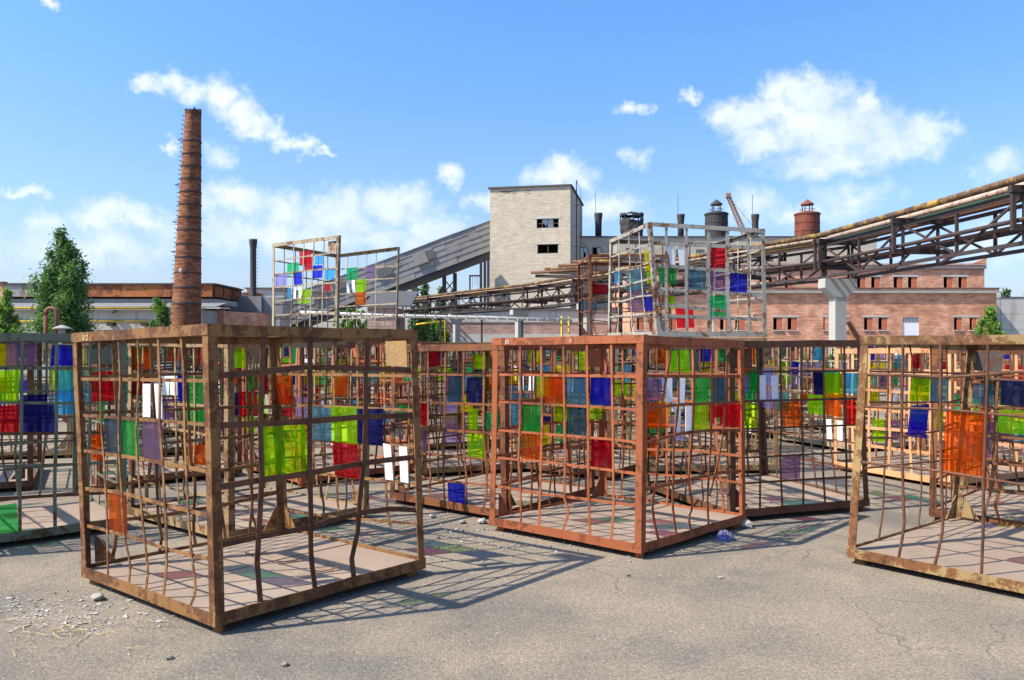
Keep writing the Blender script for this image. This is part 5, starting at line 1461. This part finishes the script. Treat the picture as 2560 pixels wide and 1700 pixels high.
# stepped outriggers with pipe ends left of the middle span
og = empty('pipe_rack', (4.0, 52.0, 0), 'stepped rack of rusty pipe ends jutting left of the pipe bridge', 'pipe rack')
for k in range(6):
    a = pt(1340 + k * 34, 690 - k * 9, 52) - Vector((4.0, 52, 0)); b_ = pt(1445 + k * 36, 692 - k * 8, 50) - Vector((4.0, 52, 0))
    MB().beam(a, b_, .16, .2).build('bracket', 'truss_steel', og); MB().tube([a + Vector((-.3, 0, .22)), b_ + Vector((0, 0, .42))], .1, 8).build('pipe_end', 'pipe_yellow' if k % 2 else 'pipe_brown', og, True)
for xx in (.6, 3.2): MB().box(xx - .12, xx + .12, -.12, .12, 0, 6.0).build('post', 'truss_steel', og)

# insulated pipe run and yellow gas pipes lower down
ip = empty('insulated_pipe', (pt(750, 0, 58).x, 58, 0), 'pale wrapped pipe running level below the pipe bridge', 'pipe')
a = pt(750, 781, 58); b_ = pt(1430, 802, 62); o0 = Vector((a.x, 58, 0))
MB().tube([a - o0, a.lerp(b_, .33) - o0 + Vector((0, 0, -.05)), a.lerp(b_, .66) - o0 + Vector((0, 0, .04)), b_ - o0], .13, 10).build('pipe', 'wrap_white', ip, True)
for f in np.linspace(.04, .96, 7):
    c = a.lerp(b_, f) - o0; MB().box(c.x - .07, c.x + .07, c.y - .07, c.y + .07, 0, c.z - .12).build('stand', 'truss_steel', ip)
for k in range(26):
    c = a.lerp(b_, (k + .5) / 26) - o0; MB().beam(c - Vector((.05, 0, 0)), c + Vector((.05, 0, 0)), .285).build('band', 'wrap_white', ip)
gy = empty('gas_riser', (pt(1404, 0, 60).x, 60, 0), 'bright yellow gas risers between the concrete columns', 'pipe')
for dx in (0, .55): MB().tube([(dx, 0, 0), (dx, 0, 3.9 + dx * .2)], .06, 8).build('pipe', 'pipe_bright_yellow', gy, True)
gy2 = empty('gas_pipe', (pt(1040, 0, 60).x, 60, 0), 'bright yellow slanting gas pipe in front of the willow', 'pipe')
MB().tube([(0, 0, 3.25), (2.1, 0, 3.55), (2.2, 0, 3.5), (2.2, 0, 0)], .06, 8).build('pipe', 'pipe_bright_yellow', gy2, True)

# ---------------------------------------------------------------- trees and shrubs
def tree(name, label, x, y, h, env, nclump, per, leaf, mat, seed, trunk=True, crown_from=.12, group=None, cat='tree', droop=0.0, spires=0):
    """env(t) -> crown radius at relative height t; leaf-sized faces gathered in uneven clumps"""
    rng = np.random.default_rng(seed); r = random.Random(seed)
    t = empty(name, (x, y, 0), label, cat, group)
    mb = MB(); lean = r.uniform(-.02, .02)
    tr = max(.02, h * .016)
    mb.tube([(lean * h * k, .3 * lean * h * k, h * .93 * k) for k in (0, .3, .6, 1)], [tr * 1.3, tr, tr * .6, tr * .15], 8)
    V, F = [], []
    SP = []
    for k in range(spires):
        f = k / max(1, spires - 1); tm = .12 + .55 * (1 - f) * r.uniform(.6, 1); tx = min(1.0, .62 + .38 * f * r.uniform(.85, 1.05)) if k else 1.0
        SP.append((r.uniform(0, 6.283), (1 - (tx - .55) / .5) if k else 0.0, r.uniform(.08, .25), tx))
    for c in range(nclump):
        tt = crown_from + (1 - crown_from) * (rng.random() ** .9) * .97
        R_ = env(tt) * (0.25 + .75 * rng.random() ** .5) * rng.uniform(.8, 1.12); a = rng.random() * 6.283
        cc = np.array([lean * h * tt + R_ * math.cos(a), R_ * math.sin(a), h * tt])
        if SP and rng.random() < .8:
            sa, sr0, t0, t1 = SP[int(rng.integers(len(SP)))]; q_ = rng.random() ** .8; tt = t0 + (t1 - t0) * q_
            R_ = env(.3) * max(0, sr0) * (.35 + .65 * min(1, q_ * 1.6)) ; jit = env(.3) * .27 * (1.05 - q_)
            cc = np.array([R_ * math.cos(sa) + rng.normal(0, jit), R_ * math.sin(sa) + rng.normal(0, jit), h * tt]); R_ = max(R_, h * .021)
        elif SP:
            cc[2] = h * (crown_from + (tt - crown_from) * .75)
        z0 = max(.05 * h, cc[2] - R_ * 1.1)
        if R_ > h * .02: mb.tube([(lean * z0, 0, z0), (cc[0] * .55, cc[1] * .55, (z0 + cc[2]) / 2), tuple(cc)], [tr * .35, tr * .22, tr * .06], 5, False)
        k = int(per * rng.uniform(.5, 1.4)); sr = h * .03 * rng.uniform(.6, 1.3) * (1 - .45 * tt)
        P_ = cc + rng.normal(0, 1, (k, 3)) * np.array([sr, sr, sr * 1.25])
        if droop: P_[:, 2] -= np.abs(rng.normal(0, droop, k))
        ax = rng.normal(0, 1, (k, 3)); ax /= np.linalg.norm(ax, axis=1)[:, None]
        bx2 = np.cross(ax, rng.normal(0, 1, (k, 3))); bx2 /= np.linalg.norm(bx2, axis=1)[:, None] + 1e-9
        s = leaf * rng.uniform(.6, 1.3, (k, 1))
        q = np.stack([P_ - ax * s, P_ + bx2 * s * .55, P_ + ax * s, P_ - bx2 * s * .55], 1)
        q[:, :, 2] = np.maximum(q[:, :, 2], .01)
        base = sum(len(v) for v in V); V.append(q.reshape(-1, 3)); F.append(np.arange(k * 4).reshape(-1, 4) + base)
    mb.build('trunk', 'bark', t)
    link('crown', np.concatenate(V).tolist(), np.concatenate(F).tolist(), mat, t)
    return t


pop = lambda w, lo=.3: (lambda t: w * max(.04, (min(1, t / lo)) ** .6 * (1 - max(0, (t - lo) / (1 - lo)) ** 1.25) ** .9))
m52 = 52 / 1960.4
tree('poplar_tree', 'dark green poplar tree at left beside the chimney', pt(158, 0, 52).x, 52, EYE + (862 - 578) * m52, pop(2.15, .26), 420, 70, .10, 'leaf_poplar', 1, spires=15)
tree('young_tree', 'bright green young tree at the left edge', pt(22, 0, 44).x, 44, EYE + (862 - 725) * 44 / 1960.4, pop(1.35, .35), 150, 55, .09, 'leaf_light', 2, spires=7)
tree('climbing_shrub', 'light green shrub growing up the chimney foot', pt(402, 0, 70).x, 70, EYE + (862 - 740) * 70 / 1960.4, lambda t: 1.15 * (1 - t * .55), 70, 40, .14, 'leaf_mid', 3)
tree('willow_tree', 'drooping willow below the pipe bridge', pt(1075, 0, 68).x, 68, EYE + (862 - 797) * 68 / 1960.4, lambda t: 1.9 * math.sqrt(max(.02, 1 - (t - .45) ** 2 * 2.4)), 90, 60, .16, 'leaf_mid', 4, droop=.5)
tree('garden_tree', 'green tree behind the cream stacked cage below the gallery', pt(890, 0, 70).x, 70, EYE + (862 - 775) * 70 / 1960.4, lambda t: 2.3 * math.sqrt(max(.02, 1 - (t - .5) ** 2 * 2.4)), 90, 50, .17, 'leaf_mid', 5)
tree('wall_shrub', 'yellow-green shrub against the factory wall at right', pt(2474, 0, 62).x, 62, EYE + (862 - 770) * 62 / 1960.4, lambda t: 1.7 * (1 - t) ** .8 + .15, 90, 45, .13, 'leaf_light', 6)
for k, (xx, top, w_, lb) in enumerate([(1035, 716, .9, 'far poplar left of the trestle, first from the left'), (1065, 708, .9, 'far poplar left of the trestle, second from the left'), (1098, 716, 1.0, 'far poplar touching the trestle legs'), (1130, 722, .8, 'far poplar right of the trestle legs'), (690, 724, 1.2, 'far tree behind the cream stacked cage')]):
    D_ = 130; tree('far_poplar', lb, pt(xx, 0, D_).x, D_, EYE + (862 - top) * D_ / 1960.4, pop(w_, .4), 60, 30, .3, 'leaf_far', 20 + k, group='poplars far behind the works')
for k, (xx, top, D_, lb) in enumerate([(2515, 726, 110, 'far tree top above the concrete building at right'), (2572, 738, 110, 'far tree top cut by the right edge')]):
    tree('far_tree', lb, pt(xx, 0, D_).x, D_, EYE + (862 - top) * D_ / 1960.4, pop(1.6, .6), 60, 30, .28, 'leaf_far', 40 + k, group='far trees beyond the concrete building')
for k, (xx, yy, hh2, w_, lb) in enumerate([(6.9, 20.6, 1.45, .75, 'leafy bush seen through the dark rusty cage'), (8.3, 20.9, 1.6, .8, 'leafy bush behind the salmon cage'), (9.6, 22.3, 1.5, .8, 'leafy bush behind the ochre cage, near the right edge'), (12.6, 19.2, 1.6, .8, 'leafy bush at the right edge behind the cages'),
                                        (6.0, 24.5, 1.7, .9, 'leafy bush behind the last row, right of the stacks'), (-9.6, 25.5, 1.9, 1.0, 'leafy bush behind the cages at left'), (-6.0, 26.5, 1.8, 1.0, 'leafy bush behind the stacked cream cage')]):
    tree('bush', lb, xx, yy, hh2, (lambda w: lambda t: w * math.sqrt(max(.05, 1 - (t - .4) ** 2 * 2.2)))(w_), 60, 45, .06, 'leaf_light' if k < 4 else 'leaf_mid', 60 + k, crown_from=.05, group='bushes behind the cages', cat='bush')
